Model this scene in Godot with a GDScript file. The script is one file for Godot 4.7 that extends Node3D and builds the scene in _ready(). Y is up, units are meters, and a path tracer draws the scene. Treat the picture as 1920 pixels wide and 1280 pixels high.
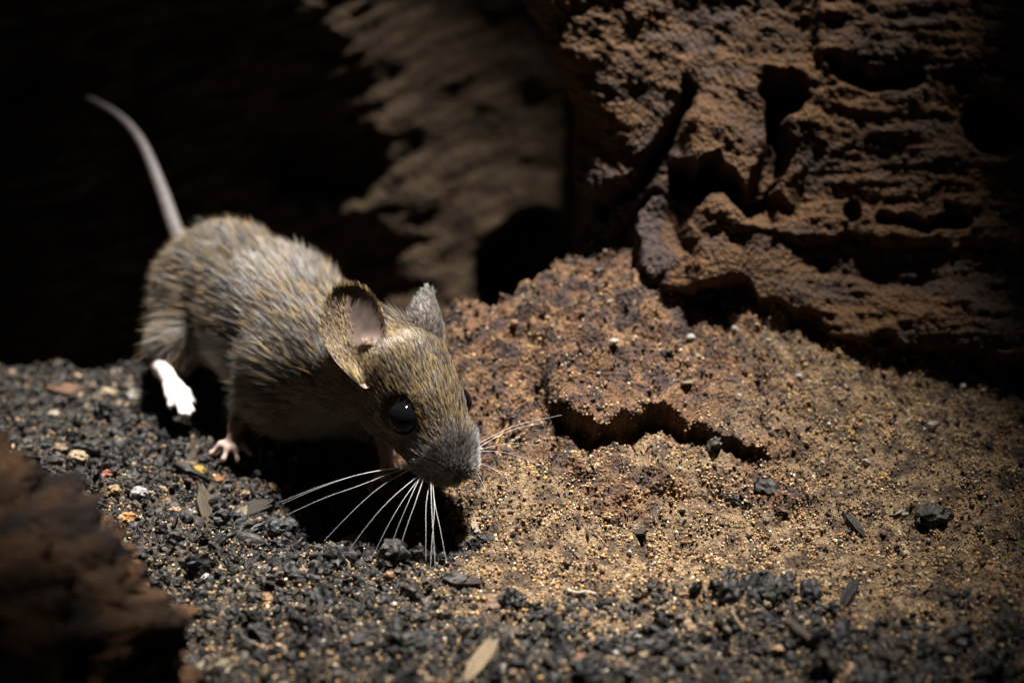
extends Node3D
# A wood mouse in a hollow log, lit by the sun through a hole in an added, unseen top. Shapes are worked out in millimetres and committed in metres.
const MM := 0.001
var rng := RandomNumberGenerator.new()
var taken := {}


func _ready() -> void:
	rng.seed = 7
	view_and_light()
	make_materials()
	build_ground()
	build_wall()
	build_back_wall()
	build_log_shell()
	build_foreground_log()
	build_mouse()
	build_litter()
	build_placed_bits()


# ------------------------------------------------------------------ camera, sky, sun, exposure
const SUN_TOWARDS := Vector3(-0.15, -1.0, 0.16)
const OPENING := Vector3(96.0, 800.0, -172.0)   # middle of the light-shaping hole in the added roof, mm
const OPENING_HALF := Vector2(85.0, 100.0)

func view_and_light() -> void:
	var cam := Camera3D.new()
	cam.name = "camera"
	cam.fov = 21.99
	cam.near = 0.02
	cam.far = 10.0
	cam.position = Vector3(0, 0.1218, 0.2434)
	cam.rotation_degrees = Vector3(-20, 0, 0)
	var lens := CameraAttributesPhysical.new()
	lens.frustum_focal_length = 61.7
	lens.frustum_focus_distance = 0.274
	lens.exposure_aperture = 12.5
	cam.attributes = lens
	cam.fov = 21.99
	add_child(cam)
	var env := Environment.new()
	env.background_mode = Environment.BG_SKY
	var sky := Sky.new()
	var sm := ProceduralSkyMaterial.new()
	sm.sky_top_color = Color(0.30, 0.45, 0.68)
	sm.sky_horizon_color = Color(0.62, 0.70, 0.78)
	sm.ground_bottom_color = Color(0.12, 0.10, 0.08)
	sm.ground_horizon_color = Color(0.40, 0.40, 0.38)
	sky.sky_material = sm
	env.sky = sky
	env.tonemap_mode = Environment.TONE_MAPPER_LINEAR
	env.tonemap_exposure = 3.0
	env.sdfgi_enabled = true
	env.ssao_enabled = true
	env.ssil_enabled = true
	var we := WorldEnvironment.new()
	we.name = "world_environment"
	we.environment = env
	add_child(we)
	var sun := DirectionalLight3D.new()
	sun.name = "sun"
	sun.light_energy = 1.6
	sun.light_color = Color(1.0, 0.97, 0.93)
	sun.light_angular_distance = 4.5
	sun.shadow_enabled = true
	add_child(sun)
	sun.look_at_from_position(Vector3.ZERO, SUN_TOWARDS.normalized(), Vector3(0, 0, -1))


# ------------------------------------------------------------------ small helpers
func ss(a: float, b: float, x: float) -> float:
	var t := clampf((x - a) / (b - a), 0.0, 1.0)
	return t * t * (3.0 - 2.0 * t)

func noise(sd: int, period: float, octaves := 3, type := FastNoiseLite.TYPE_SIMPLEX_SMOOTH, ridged := false) -> FastNoiseLite:
	var n := FastNoiseLite.new()
	n.seed = sd
	n.noise_type = type
	n.frequency = 1.0 / period
	n.fractal_type = FastNoiseLite.FRACTAL_NONE if octaves <= 1 else (FastNoiseLite.FRACTAL_RIDGED if ridged else FastNoiseLite.FRACTAL_FBM)
	n.fractal_octaves = octaves
	return n

func lin(r: float, g: float, b: float) -> Color:
	return Color(r, g, b).linear_to_srgb()

func numbered(called: String) -> String:
	var k: int = taken.get(called, 0)
	taken[called] = k + 1
	return called if k == 0 else "%s_%03d" % [called, k]

func put(mesh: Mesh, called: String, mat: Material, parent: Node = null) -> MeshInstance3D:
	var o := MeshInstance3D.new()
	o.mesh = mesh
	if mat:
		o.material_override = mat
	if parent == null:
		o.name = numbered(called)
		add_child(o)
	else:
		o.name = called
		parent.add_child(o, true)
	return o

func tag(o: Node, label: String, category: String, group := "", kind := "") -> void:
	if label: o.set_meta("label", label)
	if category: o.set_meta("category", category)
	if group: o.set_meta("group", group)
	if kind: o.set_meta("kind", kind)

func arrays_mesh(v: PackedVector3Array, idx: PackedInt32Array, col := PackedColorArray(), nrm := PackedVector3Array()) -> ArrayMesh:
	var a := []
	a.resize(Mesh.ARRAY_MAX)
	a[Mesh.ARRAY_VERTEX] = v
	a[Mesh.ARRAY_INDEX] = idx
	if col.size(): a[Mesh.ARRAY_COLOR] = col
	if nrm.size(): a[Mesh.ARRAY_NORMAL] = nrm
	var m := ArrayMesh.new()
	m.add_surface_from_arrays(Mesh.PRIMITIVE_TRIANGLES, a)
	return m

func smooth_normals(v: PackedVector3Array, idx: PackedInt32Array) -> PackedVector3Array:
	var n := PackedVector3Array()
	n.resize(v.size())
	for i in range(0, idx.size(), 3):
		var a := idx[i]
		var b := idx[i + 1]
		var c := idx[i + 2]
		var f := (v[c] - v[a]).cross(v[b] - v[a])
		n[a] += f
		n[b] += f
		n[c] += f
	for i in n.size():
		n[i] = n[i].normalized()
	return n

# a grid of w x h points (rows of w) in mm -> mesh in metres; flip turns the faces round
func grid_mesh(p: PackedVector3Array, w: int, h: int, col: PackedColorArray, flip := false, keep_normals: Array = []) -> ArrayMesh:
	var idx := PackedInt32Array()
	idx.resize((w - 1) * (h - 1) * 6)
	var k := 0
	for j in h - 1:
		for i in w - 1:
			var a := j * w + i
			var b := a + 1
			var c := a + w
			var d := c + 1
			if flip:
				idx[k] = a; idx[k + 1] = c; idx[k + 2] = b
				idx[k + 3] = b; idx[k + 4] = c; idx[k + 5] = d
			else:
				idx[k] = a; idx[k + 1] = b; idx[k + 2] = c
				idx[k + 3] = b; idx[k + 4] = d; idx[k + 5] = c
			k += 6
	var n := smooth_normals(p, idx)
	keep_normals.append(n)
	var q := PackedVector3Array()
	q.resize(p.size())
	for i in p.size():
		q[i] = p[i] * MM
	return arrays_mesh(q, idx, col, n)

func seg_d(p: Vector2, a: Vector2, b: Vector2) -> float:
	var ab := b - a
	var t := clampf((p - a).dot(ab) / ab.length_squared(), 0.0, 1.0)
	return p.distance_to(a + ab * t)

func line_d(p: Vector2, pts: Array) -> float:
	var d := 1e9
	for i in pts.size() - 1:
		d = minf(d, seg_d(p, pts[i], pts[i + 1]))
	return d

func along(x: float, pts: Array) -> float:
	if x <= pts[0].x: return pts[0].y
	for i in pts.size() - 1:
		if x <= pts[i + 1].x:
			return lerpf(pts[i].y, pts[i + 1].y, (x - pts[i].x) / (pts[i + 1].x - pts[i].x))
	return pts[-1].y


# ------------------------------------------------------------------ materials
var M := {}

func tex(sd: int, period: float, octaves: int, lo: float, hi: float, size := 512, type := FastNoiseLite.TYPE_SIMPLEX_SMOOTH) -> NoiseTexture2D:
	var t := NoiseTexture2D.new()
	t.width = size
	t.height = size
	t.seamless = true
	t.noise = noise(sd, period, octaves, type)
	var g := Gradient.new()
	g.set_color(0, Color(lo, lo, lo))
	g.set_color(1, Color(hi, hi, hi))
	t.color_ramp = g
	return t

func mat(called: String, color: Color, rough: float, spec := 0.5, vcol := true) -> StandardMaterial3D:
	var m := StandardMaterial3D.new()
	m.resource_name = called
	m.albedo_color = color
	m.roughness = rough
	m.metallic_specular = spec
	m.vertex_color_use_as_albedo = vcol
	M[called] = m
	return m

func relief(m: StandardMaterial3D, t: Texture2D, tiles_per_m: float, depth_mm: float, grain: Texture2D = null) -> void:
	m.uv1_triplanar = true
	m.uv1_world_triplanar = true
	m.uv1_scale = Vector3.ONE * tiles_per_m
	m.heightmap_enabled = true
	m.heightmap_texture = t
	m.heightmap_scale = depth_mm * 0.1
	if grain:
		m.albedo_texture = grain

func make_materials() -> void:
	var fine := tex(3, 18, 5, 0.0, 1.0, 1024)
	var speck := tex(4, 9, 4, 0.55, 1.0, 1024)
	relief(mat("soil", Color.WHITE, 0.8, 0.4), fine, 22.0, 0.9, speck)
	relief(mat("rotten_wood", Color.WHITE, 0.82, 0.35), fine, 18.0, 1.0, speck)
	relief(mat("dark_wood", Color.WHITE, 0.9, 0.3), fine, 12.0, 1.5, speck)
	mat("sand", Color.WHITE, 0.5, 0.5)
	mat("crumb", Color.WHITE, 0.48, 0.55)
	relief(mat("chip", Color.WHITE, 0.75, 0.4), fine, 90.0, 0.15, speck)
	M.crumb.metallic_specular = 0.4
	M.crumb.roughness = 0.6
	relief(mat("pebble", Color.WHITE, 0.42, 0.5), fine, 110.0, 0.1, speck)
	mat("skin", Color.WHITE, 0.6, 0.4)
	var e := mat("ear_skin", Color.WHITE, 0.45, 0.5)
	e.backlight_enabled = true
	e.backlight = lin(0.9, 0.7, 0.6)
	mat("hair", Color.WHITE, 0.36, 0.6)
	mat("nose", lin(0.10, 0.06, 0.055), 0.5, 0.5, false)
	mat("eye", lin(0.004, 0.004, 0.005), 0.03, 0.3, false)
	mat("whisker", lin(0.75, 0.75, 0.77), 0.7, 0.35, false)


# ------------------------------------------------------------------ ground with the sandy bank on the right
var ground_p := PackedVector3Array()
var ground_n := PackedVector3Array()
var ground_w := 0
var ground_h := 0
var gx := PackedFloat32Array()
var gz := PackedFloat32Array()
var n_big := noise(11, 34, 3)
var n_mid := noise(12, 9, 4)
var n_fine := noise(13, 2.2, 3)
var n_tiny := noise(16, 0.95, 2)
var n_mask := noise(14, 22, 4)
var n_mask2 := noise(15, 7, 3)

const SLAB_LIP := [Vector2(5.5, -33), Vector2(6.7, -29.0), Vector2(8, -26.2), Vector2(10.1, -23.3), Vector2(14, -21.7), Vector2(18, -23.5), Vector2(22.1, -26), Vector2(25, -26.6), Vector2(28.8, -25.2), Vector2(31, -22.6), Vector2(36, -21.4), Vector2(44, -19.5)]

func base_height(x: float, z: float) -> float:
	var coef := lerpf(0.46, 0.2, ss(10, 90, x))
	var t := maxf(0.0, 2.0 - z)
	var y := coef * t * t / (t + 10.0) * ss(-28, -9, x) * lerpf(0.72, 1.1, clampf((x + 14.0) / 28.0, 0.0, 1.0))
	y -= 5.5 * exp(-(pow((x + 29.0) / 18.0, 2) + pow((z + 12.0) / 12.0, 2)))
	y += (4.0 + 2.5 * ss(36, 50, x)) * ss(-38, -55, z) * ss(13, 22, x)
	var drop := (1.0 - ss(8, 20, x)) * ss(-22, -10, x)
	y -= maxf(0.0, -57.0 - z - maxf(0.0, x) * 0.5 + n_mid.get_noise_2d(x, 3.0) * 3.0) * 1.7 * drop
	# behind the mouse the floor falls away into the dark
	y -= 26.0 * ss(-77, -96, z + n_big.get_noise_2d(x, 50.0) * 7.0) * (1.0 - ss(-22, -14, x))
	return y

func soil_share(x: float, z: float) -> float:
	# 1 = black charcoal soil, 0 = sand and wood of the bank
	var m := n_mask.get_noise_2d(x, z) * 16.0 + n_mask2.get_noise_2d(x, z) * 8.0
	var left := ss(-2.0, -17.0, x + m * 0.7 + 13.0 * ss(-6.0, -22.0, z))
	var front := ss(12.0, 30.0, z + m * 0.9 - maxf(0.0, x - 40.0) * 0.25)
	return maxf(left, front)

func axis(lo: float, hi: float, step: float, far: float) -> PackedFloat32Array:
	var out := PackedFloat32Array()
	var side := PackedFloat32Array()
	var d := step * 2.0
	var x := lo - d
	while x > -far:
		side.append(x)
		d *= 1.28
		x -= d
	side.append(-far)
	side.reverse()
	out.append_array(side)
	var n := int((hi - lo) / step)
	for i in n + 1:
		out.append(lo + i * step)
	d = step * 2.0
	x = hi + d
	while x < far:
		out.append(x)
		d *= 1.28
		x += d
	out.append(far)
	return out

func build_ground() -> void:
	gx = axis(-110, 104, 0.36, 560)
	gz = axis(-92, 52, 0.36, 560)
	ground_w = gx.size()
	ground_h = gz.size()
	ground_p.resize(ground_w * ground_h)
	var col := PackedColorArray()
	col.resize(ground_p.size())
	var ridge := noise(21, 6.0, 3, FastNoiseLite.TYPE_SIMPLEX_SMOOTH, true)
	var cell := noise(22, 2.6, 1, FastNoiseLite.TYPE_CELLULAR)
	var k := 0
	for j in ground_h:
		var z := gz[j]
		for i in ground_w:
			var x := gx[i]
			var y := base_height(x, z)
			var soil := soil_share(x, z)
			var bank := 1.0 - soil
			var wood := bank * ss(-6.0, -22.0, z + n_mask.get_noise_2d(x * 1.3, z * 1.3 + 90) * 22.0) * ss(62.0, 30.0, x + n_mask.get_noise_2d(x, z - 70) * 20.0)
			y += n_big.get_noise_2d(x, z) * 2.6 + n_mid.get_noise_2d(x, z) * (1.5 + 0.8 * wood) + n_fine.get_noise_2d(x, z) * 0.62 + n_tiny.get_noise_2d(x, z) * 0.34
			y += wood * (ridge.get_noise_2d(x * 0.75, z * 1.5) * 1.3)
			y += soil * cell.get_noise_2d(x, z) * 0.8
			var push := 0.0
			# the slab of bark that stands proud of the bank with a dark hollow under its edge
			if x > 2.0 and x < 50.0 and z < -8.0 and z > -60.0:
				var lip := along(x, SLAB_LIP) + n_mid.get_noise_2d(x * 1.6, 7.0) * 1.4 + n_fine.get_noise_2d(x, z) * 0.4
				var q := lip - z
				var side := ss(5.0, 7.2, x + n_mid.get_noise_2d(z * 2.0, 31.0) * 1.5) * ss(46.0, 33.0, x)
				var up := ss(-0.25, 0.35, q) * ss(26.0, 6.0, q)
				var under := ss(-4.2, -2.2, q) * ss(0.35, -0.25, q) * ss(44, 34, x)
				var deep := 1.8 + 2.2 * ss(17.0, 22.0, x) * ss(31.0, 28.0, x)
				y += side * (3.0 * up - deep * under)
				push = side * 3.4 * up * ss(6.0, 0.0, q)
			# low rounded swelling in front of it
			y += 1.8 * exp(-(pow((x - 3.0) / 7.0, 2) + pow((z + 13.0) / 6.0, 2)))
			y += 1.6 * exp(-(pow((x + 0.5) / 4.0, 2) + pow((z + 3.0) / 8.0, 2)))
			# small torn step further right
			var q2 := (-10.5 + n_mid.get_noise_2d(x * 1.5, 77.0) * 2.0) - z
			if x > 21.0 and x < 33.0:
				y += ss(21, 24, x) * ss(33, 29, x) * (0.9 * ss(-0.5, 0.5, q2) * ss(10.0, 3.0, q2) - 0.7 * ss(-2.0, -1.0, q2) * ss(0.3, -0.3, q2))
			# the soil thins away to plain floor outside
			ground_p[k] = Vector3(x, y, z + push)
			# colour of the matter itself
			var c := Color(0.045, 0.038, 0.033).lerp(Color(0.10, 0.072, 0.048), clampf(n_mask2.get_noise_2d(x * 2.0, z * 2.0) + 0.35, 0, 1))
			var sandc := Color(0.31, 0.212, 0.12).lerp(Color(0.085, 0.055, 0.034), clampf(n_mask2.get_noise_2d(x * 1.2 + 40.0, z * 1.2) * 2.0 + 0.42, 0, 1))
			var woodc := Color(0.175, 0.088, 0.044).lerp(Color(0.28, 0.16, 0.082), clampf(n_mid.get_noise_2d(x + 60.0, z * 2.0) * 1.5 + 0.3, 0, 1))
			woodc = woodc.lerp(Color(0.062, 0.038, 0.034), clampf(n_mask2.get_noise_2d(x - 80.0, z * 1.6) * 2.4 + 0.34, 0, 1))
			c = c.lerp(sandc, bank).lerp(woodc, wood)
			var g := 1.0 + n_fine.get_noise_2d(x * 2.3, z * 2.3) * 0.7 + n_mask2.get_noise_2d(x * 2.6 + 9.0, z * 2.6) * 0.5
			col[k] = Color(c.r * g, c.g * g, c.b * g)
			k += 1
	var keep := []
	var m := grid_mesh(ground_p, ground_w, ground_h, col, false, keep)
	ground_n = keep[0]
	tag(put(m, "ground", M.soil), "dark soil floor rising into a sandy bank of rotten wood", "ground", "", "structure")

func ground_at(x: float, z: float) -> float:
	# height of the ground in mm (nearest grid square, bilinear)
	var i := clampi(gx.bsearch(x) - 1, 0, ground_w - 2)
	var j := clampi(gz.bsearch(z) - 1, 0, ground_h - 2)
	var fx := clampf((x - gx[i]) / (gx[i + 1] - gx[i]), 0, 1)
	var fz := clampf((z - gz[j]) / (gz[j + 1] - gz[j]), 0, 1)
	var a := j * ground_w + i
	return lerpf(lerpf(ground_p[a].y, ground_p[a + 1].y, fx), lerpf(ground_p[a + ground_w].y, ground_p[a + ground_w + 1].y, fx), fz)


# ------------------------------------------------------------------ the rotten wall on the right
const WALL_EDGE := [Vector2(5, 3), Vector2(26, 5), Vector2(34, 9.5), Vector2(40, 11.5), Vector2(49, 12.5), Vector2(61, 7.5), Vector2(72, 2), Vector2(90, -8), Vector2(140, -24)]
const LEDGE := [Vector2(20, 28), Vector2(23, 27), Vector2(25.5, 24.6), Vector2(32, 23.6), Vector2(38, 25), Vector2(41, 25.6), Vector2(43, 22.4), Vector2(49, 20.8), Vector2(53, 20.2), Vector2(56, 16.6), Vector2(61, 15.4), Vector2(66, 17), Vector2(71, 14.6), Vector2(80, 14.2), Vector2(88, 12.6), Vector2(120, 11)]
const BROW := [Vector2(29, 45.5), Vector2(31, 44.6), Vector2(33, 43.2), Vector2(35, 44.6), Vector2(37, 45.4), Vector2(39, 43.0), Vector2(41, 40.4), Vector2(43.5, 39.0), Vector2(45.5, 39.4), Vector2(47, 42)]
var w_big := noise(31, 26, 3)
var w_mid := noise(32, 7, 4)
var w_fine := noise(33, 1.9, 3)
var w_grain := noise(34, 5, 4)

func wall_relief(x: float, y: float) -> float:
	var p := Vector2(x + w_mid.get_noise_2d(x, y) * 1.2, y + w_mid.get_noise_2d(x + 50, y) * 1.2)
	var d := w_big.get_noise_2d(x * 0.7, y) * 2.4 + w_mid.get_noise_2d(x, y) * 0.9 + w_fine.get_noise_2d(x, y) * 0.4
	d += w_grain.get_noise_2d(x * 0.28, y * 1.7) * 0.9 * ss(40, 60, x)
	# ledge with its broken lower edge
	var q := p.y - along(p.x, LEDGE)
	var on := ss(21.5, 23.0, p.x)
	d += on * ((2.4 + 2.2 * ss(44.0, 39.0, p.x) + 1.6 * ss(64.0, 70.0, p.x)) * ss(-0.35, 0.35, q) * ss(13.0, 3.0, q) - 2.0 * ss(0.35, -0.35, q) * ss(-8.0, -3.0, q))
	d -= (1.0 - on) * 2.5 * ss(40.0, 30.0, p.y)
	# second, upper step of the ledge
	var q3 := p.y - (33.0 - (p.x - 30.0) * 0.03 + w_mid.get_noise_2d(p.x * 0.8, 9.0) * 2.0)
	d += 1.6 * ss(34.0, 40.0, p.x) * ss(-0.4, 0.4, q3) * ss(7.0, 1.5, q3)
	# brow of softer wood with the dark notch under it
	if p.x > 26.0 and p.x < 50.0:
		var b := p.y - along(p.x, BROW)
		var bw := ss(28.0, 30.5, p.x) * ss(48.5, 46.5, p.x)
		d += bw * (3.6 * ss(-0.35, 0.35, b) * ss(15.0, 4.0, b) - 5.0 * ss(0.35, -0.35, b) * ss(-6.5, -2.5, b))
	d += 3.4 * exp(-(pow((p.x - 36.5) / 4.6, 2) + pow((p.y - 37.0) / 3.4, 2)))
	# hollow and the channel that runs down from it
	d -= 11.0 * ss(4.6, 2.4, Vector2((p.x - 48.6) * 0.95, p.y - 55.5 - absf(p.x - 48.6) * 0.4).length())
	d -= 7.5 * ss(2.6, 1.0, line_d(p, [Vector2(47.3, 55), Vector2(47.0, 48), Vector2(45.6, 43), Vector2(43.6, 39.2)]))
	d += 2.2 * ss(3.2, 1.0, line_d(p, [Vector2(51.6, 52.0), Vector2(50.4, 46), Vector2(49.0, 40)]))
	# long slanting crack, and the smoother wood below it
	var cr := [Vector2(31.6, 57.5), Vector2(29.2, 52), Vector2(25.6, 46.5), Vector2(20.5, 41), Vector2(14, 38.2), Vector2(9, 33.5)]
	d -= 5.0 * ss(1.6, 0.3, line_d(p, cr))
	if p.x < 33.0 and p.x > -6.0:
		var cy := along(p.x, [Vector2(-6, 31), Vector2(9, 33.5), Vector2(14, 38.2), Vector2(20.5, 41), Vector2(25.6, 46.5), Vector2(29.2, 52), Vector2(31.6, 57.5)])
		d -= 3.4 * ss(0.4, -0.6, p.y - cy) * ss(33.0, 29.5, p.x)
		d -= 2.2 * ss(0.9, 0.1, line_d(p, [Vector2(26, 41), Vector2(20, 36), Vector2(13, 31.0), Vector2(8, 29)]))
	# thin upright crack at the top, smaller pits
	d -= 2.4 * ss(0.7, 0.1, line_d(p, [Vector2(55.2, 90), Vector2(54.6, 68), Vector2(54.2, 60)]))
	d -= 6.0 * ss(1.9, 0.7, p.distance_to(Vector2(60.2, 36.6)))
	d -= 7.0 * ss(6.0, 3.0, Vector2((p.x - 87.0) * 0.8, p.y - 51.5).length())
	d -= 3.0 * ss(2.2, 0.8, line_d(p, [Vector2(58, 61), Vector2(64, 58), Vector2(72, 58.5)]))
	d -= 3.0 * ss(1.4, 0.5, line_d(p, [Vector2(66, 36), Vector2(74, 34.2), Vector2(80, 36)]))
	return d

func wall_point(s: float, y: float) -> Array:
	# base surface: steep, and turned back round its left edge
	var xe := along(minf(y, 84.0), WALL_EDGE) + maxf(0.0, y - 86.0) * 1.3 + w_big.get_noise_2d(y, 200.0) * 1.5
	var r := 13.0
	var quarter := r * PI / 2.0
	var over := clampf(y - 88.0, 0.0, 18.0)
	var z := -50.0 - (minf(y, 88.0) - 22.0) * 0.48 - over * 3.0
	y = minf(y, 88.0) + over * 0.35 - maxf(0.0, y - 106.0)
	if s < quarter:
		var th := (1.0 - s / quarter) * PI / 2.0
		var nn := Vector3(-sin(th), 0.55 * cos(th), cos(th)).normalized()
		return [Vector3(xe + r * (1.0 - sin(th)), y, z - r * (1.0 - cos(th))), nn]
	return [Vector3(xe + r + (s - quarter), y, z), Vector3(0, 0.49, 0.872)]

func build_wall() -> void:
	var sx := PackedFloat32Array()
	var s := -12.0
	while s < 100.0:
		sx.append(s)
		s += 0.34
	var d := 0.6
	while s < 480.0:
		sx.append(s)
		d *= 1.25
		s += d
	var ys := PackedFloat32Array()
	var y := 2.0
	while y < 80.0:
		ys.append(y)
		y += 0.34
	d = 0.6
	while y < 200.0:
		ys.append(y)
		d = minf(d * 1.2, 6.0)
		y += d
	ys.append(215.0)
	var w := sx.size()
	var h := ys.size()
	var p := PackedVector3Array()
	p.resize(w * h)
	var col := PackedColorArray()
	col.resize(w * h)
	var patch := noise(35, 14, 4)
	var k := 0
	for j in h:
		for i in w:
			var b := wall_point(sx[i], ys[j])
			var q: Vector3 = b[0]
			var n: Vector3 = b[1]
			var rel := wall_relief(q.x, ys[j]) * ss(105.0, 90.0, ys[j])
			p[k] = q + n * rel
			var c := Color(0.155, 0.08, 0.034).lerp(Color(0.09, 0.048, 0.024), clampf(patch.get_noise_2d(q.x * 0.6, q.y) * 1.5 + 0.4, 0, 1))
			c = c.lerp(Color(0.055, 0.043, 0.045), clampf(patch.get_noise_2d(q.x * 0.5 + 90.0, q.y * 1.2) * 2.4 - 0.2, 0, 0.6))
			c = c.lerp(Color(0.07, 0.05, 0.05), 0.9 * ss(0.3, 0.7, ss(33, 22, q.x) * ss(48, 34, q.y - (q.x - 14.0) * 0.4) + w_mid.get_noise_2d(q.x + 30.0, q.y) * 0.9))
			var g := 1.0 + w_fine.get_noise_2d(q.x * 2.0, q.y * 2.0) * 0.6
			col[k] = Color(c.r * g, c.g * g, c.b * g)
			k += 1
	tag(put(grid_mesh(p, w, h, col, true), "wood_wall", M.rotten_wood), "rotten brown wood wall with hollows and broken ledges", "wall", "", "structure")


# ------------------------------------------------------------------ the dim wood far behind
func build_back_wall() -> void:
	var xs := axis(-150, 60, 1.0, 470)
	var ys := PackedFloat32Array()
	var y := -45.0
	while y < 90.0:
		ys.append(y)
		y += 0.9
	var d := 1.0
	while y < 860.0:
		ys.append(y)
		d *= 1.2
		y += d
	ys.append(860.0)
	var big := noise(41, 40, 3)
	var mid := noise(42, 12, 4)
	var fib := noise(43, 9, 4)
	var p := PackedVector3Array()
	var col := PackedColorArray()
	for yy in ys:
		for x in xs:
			var z := -140.0 + big.get_noise_2d(x, yy) * 6.0 + mid.get_noise_2d(x, yy) * 1.2
			z -= minf(yy, 70.0) * lerpf(0.05, 0.8, ss(-44, -8, x)) + maxf(0.0, yy - 70.0) * 0.6
			z += fib.get_noise_2d(x * 0.3 + yy * 0.3, yy * 2.2 - x * 0.6) * 1.5
			# arch-shaped hollow below the swelling
			z -= 22.0 * ss(17.0, 9.0, Vector2((x - 6.0), (yy + 6.0) * 0.9).length())
			z -= 10.0 * ss(11.0, 6.0, Vector2((x + 42.0) * 0.7, yy - 24.0 + mid.get_noise_2d(x * 2.0, yy) * 4.0).length())
			p.append(Vector3(x, yy, z))
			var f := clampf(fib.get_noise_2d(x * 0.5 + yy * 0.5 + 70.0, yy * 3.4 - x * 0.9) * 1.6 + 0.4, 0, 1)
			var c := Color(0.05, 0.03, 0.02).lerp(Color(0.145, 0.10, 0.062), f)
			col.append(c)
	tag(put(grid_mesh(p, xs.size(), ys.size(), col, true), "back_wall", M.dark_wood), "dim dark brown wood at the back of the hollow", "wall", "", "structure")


# ------------------------------------------------------------------ the rest of the hollow log, outside the frame: round side, and an added top whose opening shapes the light
func build_log_shell() -> void:
	var n := noise(51, 120, 4)
	var p := PackedVector3Array()
	var col := PackedColorArray()
	var w := 97
	var h := 41
	for j in h:
		var y := lerpf(-60.0, 870.0, j / float(h - 1))
		for i in w:
			var a := TAU * (i % (w - 1)) / float(w - 1)
			var r := 440.0 + n.get_noise_3d(cos(a) * 300.0, y, sin(a) * 300.0) * 40.0
			p.append(Vector3(cos(a) * r, y, sin(a) * r))
			col.append(Color(0.12, 0.07, 0.045))
	tag(put(grid_mesh(p, w, h, col), "log_shell", M.dark_wood), "inside of the hollow log all round", "log", "", "structure")
	# added top, unseen: thick ring, its uneven opening shaping the pool of light
	p = PackedVector3Array()
	col = PackedColorArray()
	var rings := [[0, 0.0], [1, 0.0], [2, 0.0], [2, 26.0], [1, 30.0], [0, 30.0]]
	for rg in rings:
		for i in w:
			var a := TAU * (i % (w - 1)) / float(w - 1)
			var edge := Vector3(OPENING.x + cos(a) * OPENING_HALF.x, OPENING.y, OPENING.z + sin(a) * OPENING_HALF.y)
			edge += Vector3(cos(a), 0, sin(a)) * (n.get_noise_2d(cos(a) * 90.0 + 400.0, sin(a) * 90.0) * 22.0)
			var far := Vector3(cos(a) * 520.0, OPENING.y, sin(a) * 520.0)
			var q := edge.lerp(far, [1.0, 0.3, 0.0][rg[0]])
			q.y += rg[1]
			p.append(q)
			col.append(Color(0.12, 0.07, 0.045))
	tag(put(grid_mesh(p, w, rings.size(), col), "added_log_top", M.dark_wood), "added unseen top over the hollow log, its hole shaped for the pool of light", "log", "", "structure")


# ------------------------------------------------------------------ blurred chunk of dark wood at the front left
func build_foreground_log() -> void:
	var n := noise(61, 22, 4)
	var f := noise(62, 5, 3)
	var p := PackedVector3Array()
	var col := PackedColorArray()
	var w := 121
	var h := 81
	for j in h:
		var ph := PI * j / float(h - 1)
		for i in w:
			var a := TAU * (i % (w - 1)) / float(w - 1)
			var u := Vector3(sin(ph) * cos(a), cos(ph), sin(ph) * sin(a))
			var r := 1.0 + n.get_noise_3dv(u * 40.0) * 0.24 + f.get_noise_3dv(u * 40.0) * 0.14
			var q := u * Vector3(46, 30, 52) * r
			p.append(Vector3(-92, 6, 57) + q.rotated(Vector3.UP, -0.35))
			var c := Color(0.17, 0.092, 0.05).lerp(Color(0.035, 0.027, 0.024), clampf(n.get_noise_3dv(u * 70.0) * 2.0 + f.get_noise_3dv(u * 60.0) * 1.2 + 0.4, 0, 1))
			col.append(c)
	tag(put(grid_mesh(p, w, h, col, false), "wood_chunk", M.dark_wood), "large dark rounded chunk of rotten wood, blurred in the near corner", "wood")


# ------------------------------------------------------------------ the mouse
# head frame in mm: tip of the nose, forward, up, right
const NOSE := Vector3(-7.5, 10.0, -3.2)
var HF := Vector3(0.47, -0.677, 0.566).normalized()
var HR := Vector3(-0.79, 0.051, 0.609).normalized()
var HU := Vector3.ZERO

class Field:
	var a := PackedVector3Array()
	var ba := PackedVector3Array()
	var il := PackedFloat32Array()
	var ra := PackedFloat32Array()
	var dr := PackedFloat32Array()
	var flow := PackedVector3Array()
	var blend := 4.0
	func bone(p: Vector3, q: Vector3, rp: float, rq: float, lay := Vector3.ZERO) -> void:
		a.append(p)
		var d := q - p
		if d.length() < 0.01: d = Vector3(0, 0.01, 0)
		ba.append(d)
		il.append(1.0 / d.length_squared())
		ra.append(rp)
		dr.append(rq - rp)
		flow.append(lay if lay != Vector3.ZERO else (p - q).normalized())
	func at(p: Vector3) -> float:
		var res := 1e6
		for i in a.size():
			var v := p - a[i]
			var t := clampf(v.dot(ba[i]) * il[i], 0.0, 1.0)
			var d := (v - ba[i] * t).length() - ra[i] - dr[i] * t
			var h := maxf(blend - absf(res - d), 0.0) / blend
			res = minf(res, d) - h * h * blend * 0.25
		return res
	func lay(p: Vector3) -> Vector3:
		var s := Vector3.ZERO
		for i in a.size():
			var v := p - a[i]
			var t := clampf(v.dot(ba[i]) * il[i], 0.0, 1.0)
			var d := (v - ba[i] * t).length() - ra[i] - dr[i] * t
			s += flow[i] * exp(-maxf(d, -1.0) * 0.9)
		return s.normalized()
	func normal(p: Vector3) -> Vector3:
		var e := 0.15
		return Vector3(at(p + Vector3(e, 0, 0)) - at(p - Vector3(e, 0, 0)), at(p + Vector3(0, e, 0)) - at(p - Vector3(0, e, 0)), at(p + Vector3(0, 0, e)) - at(p - Vector3(0, 0, e))).normalized()

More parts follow.
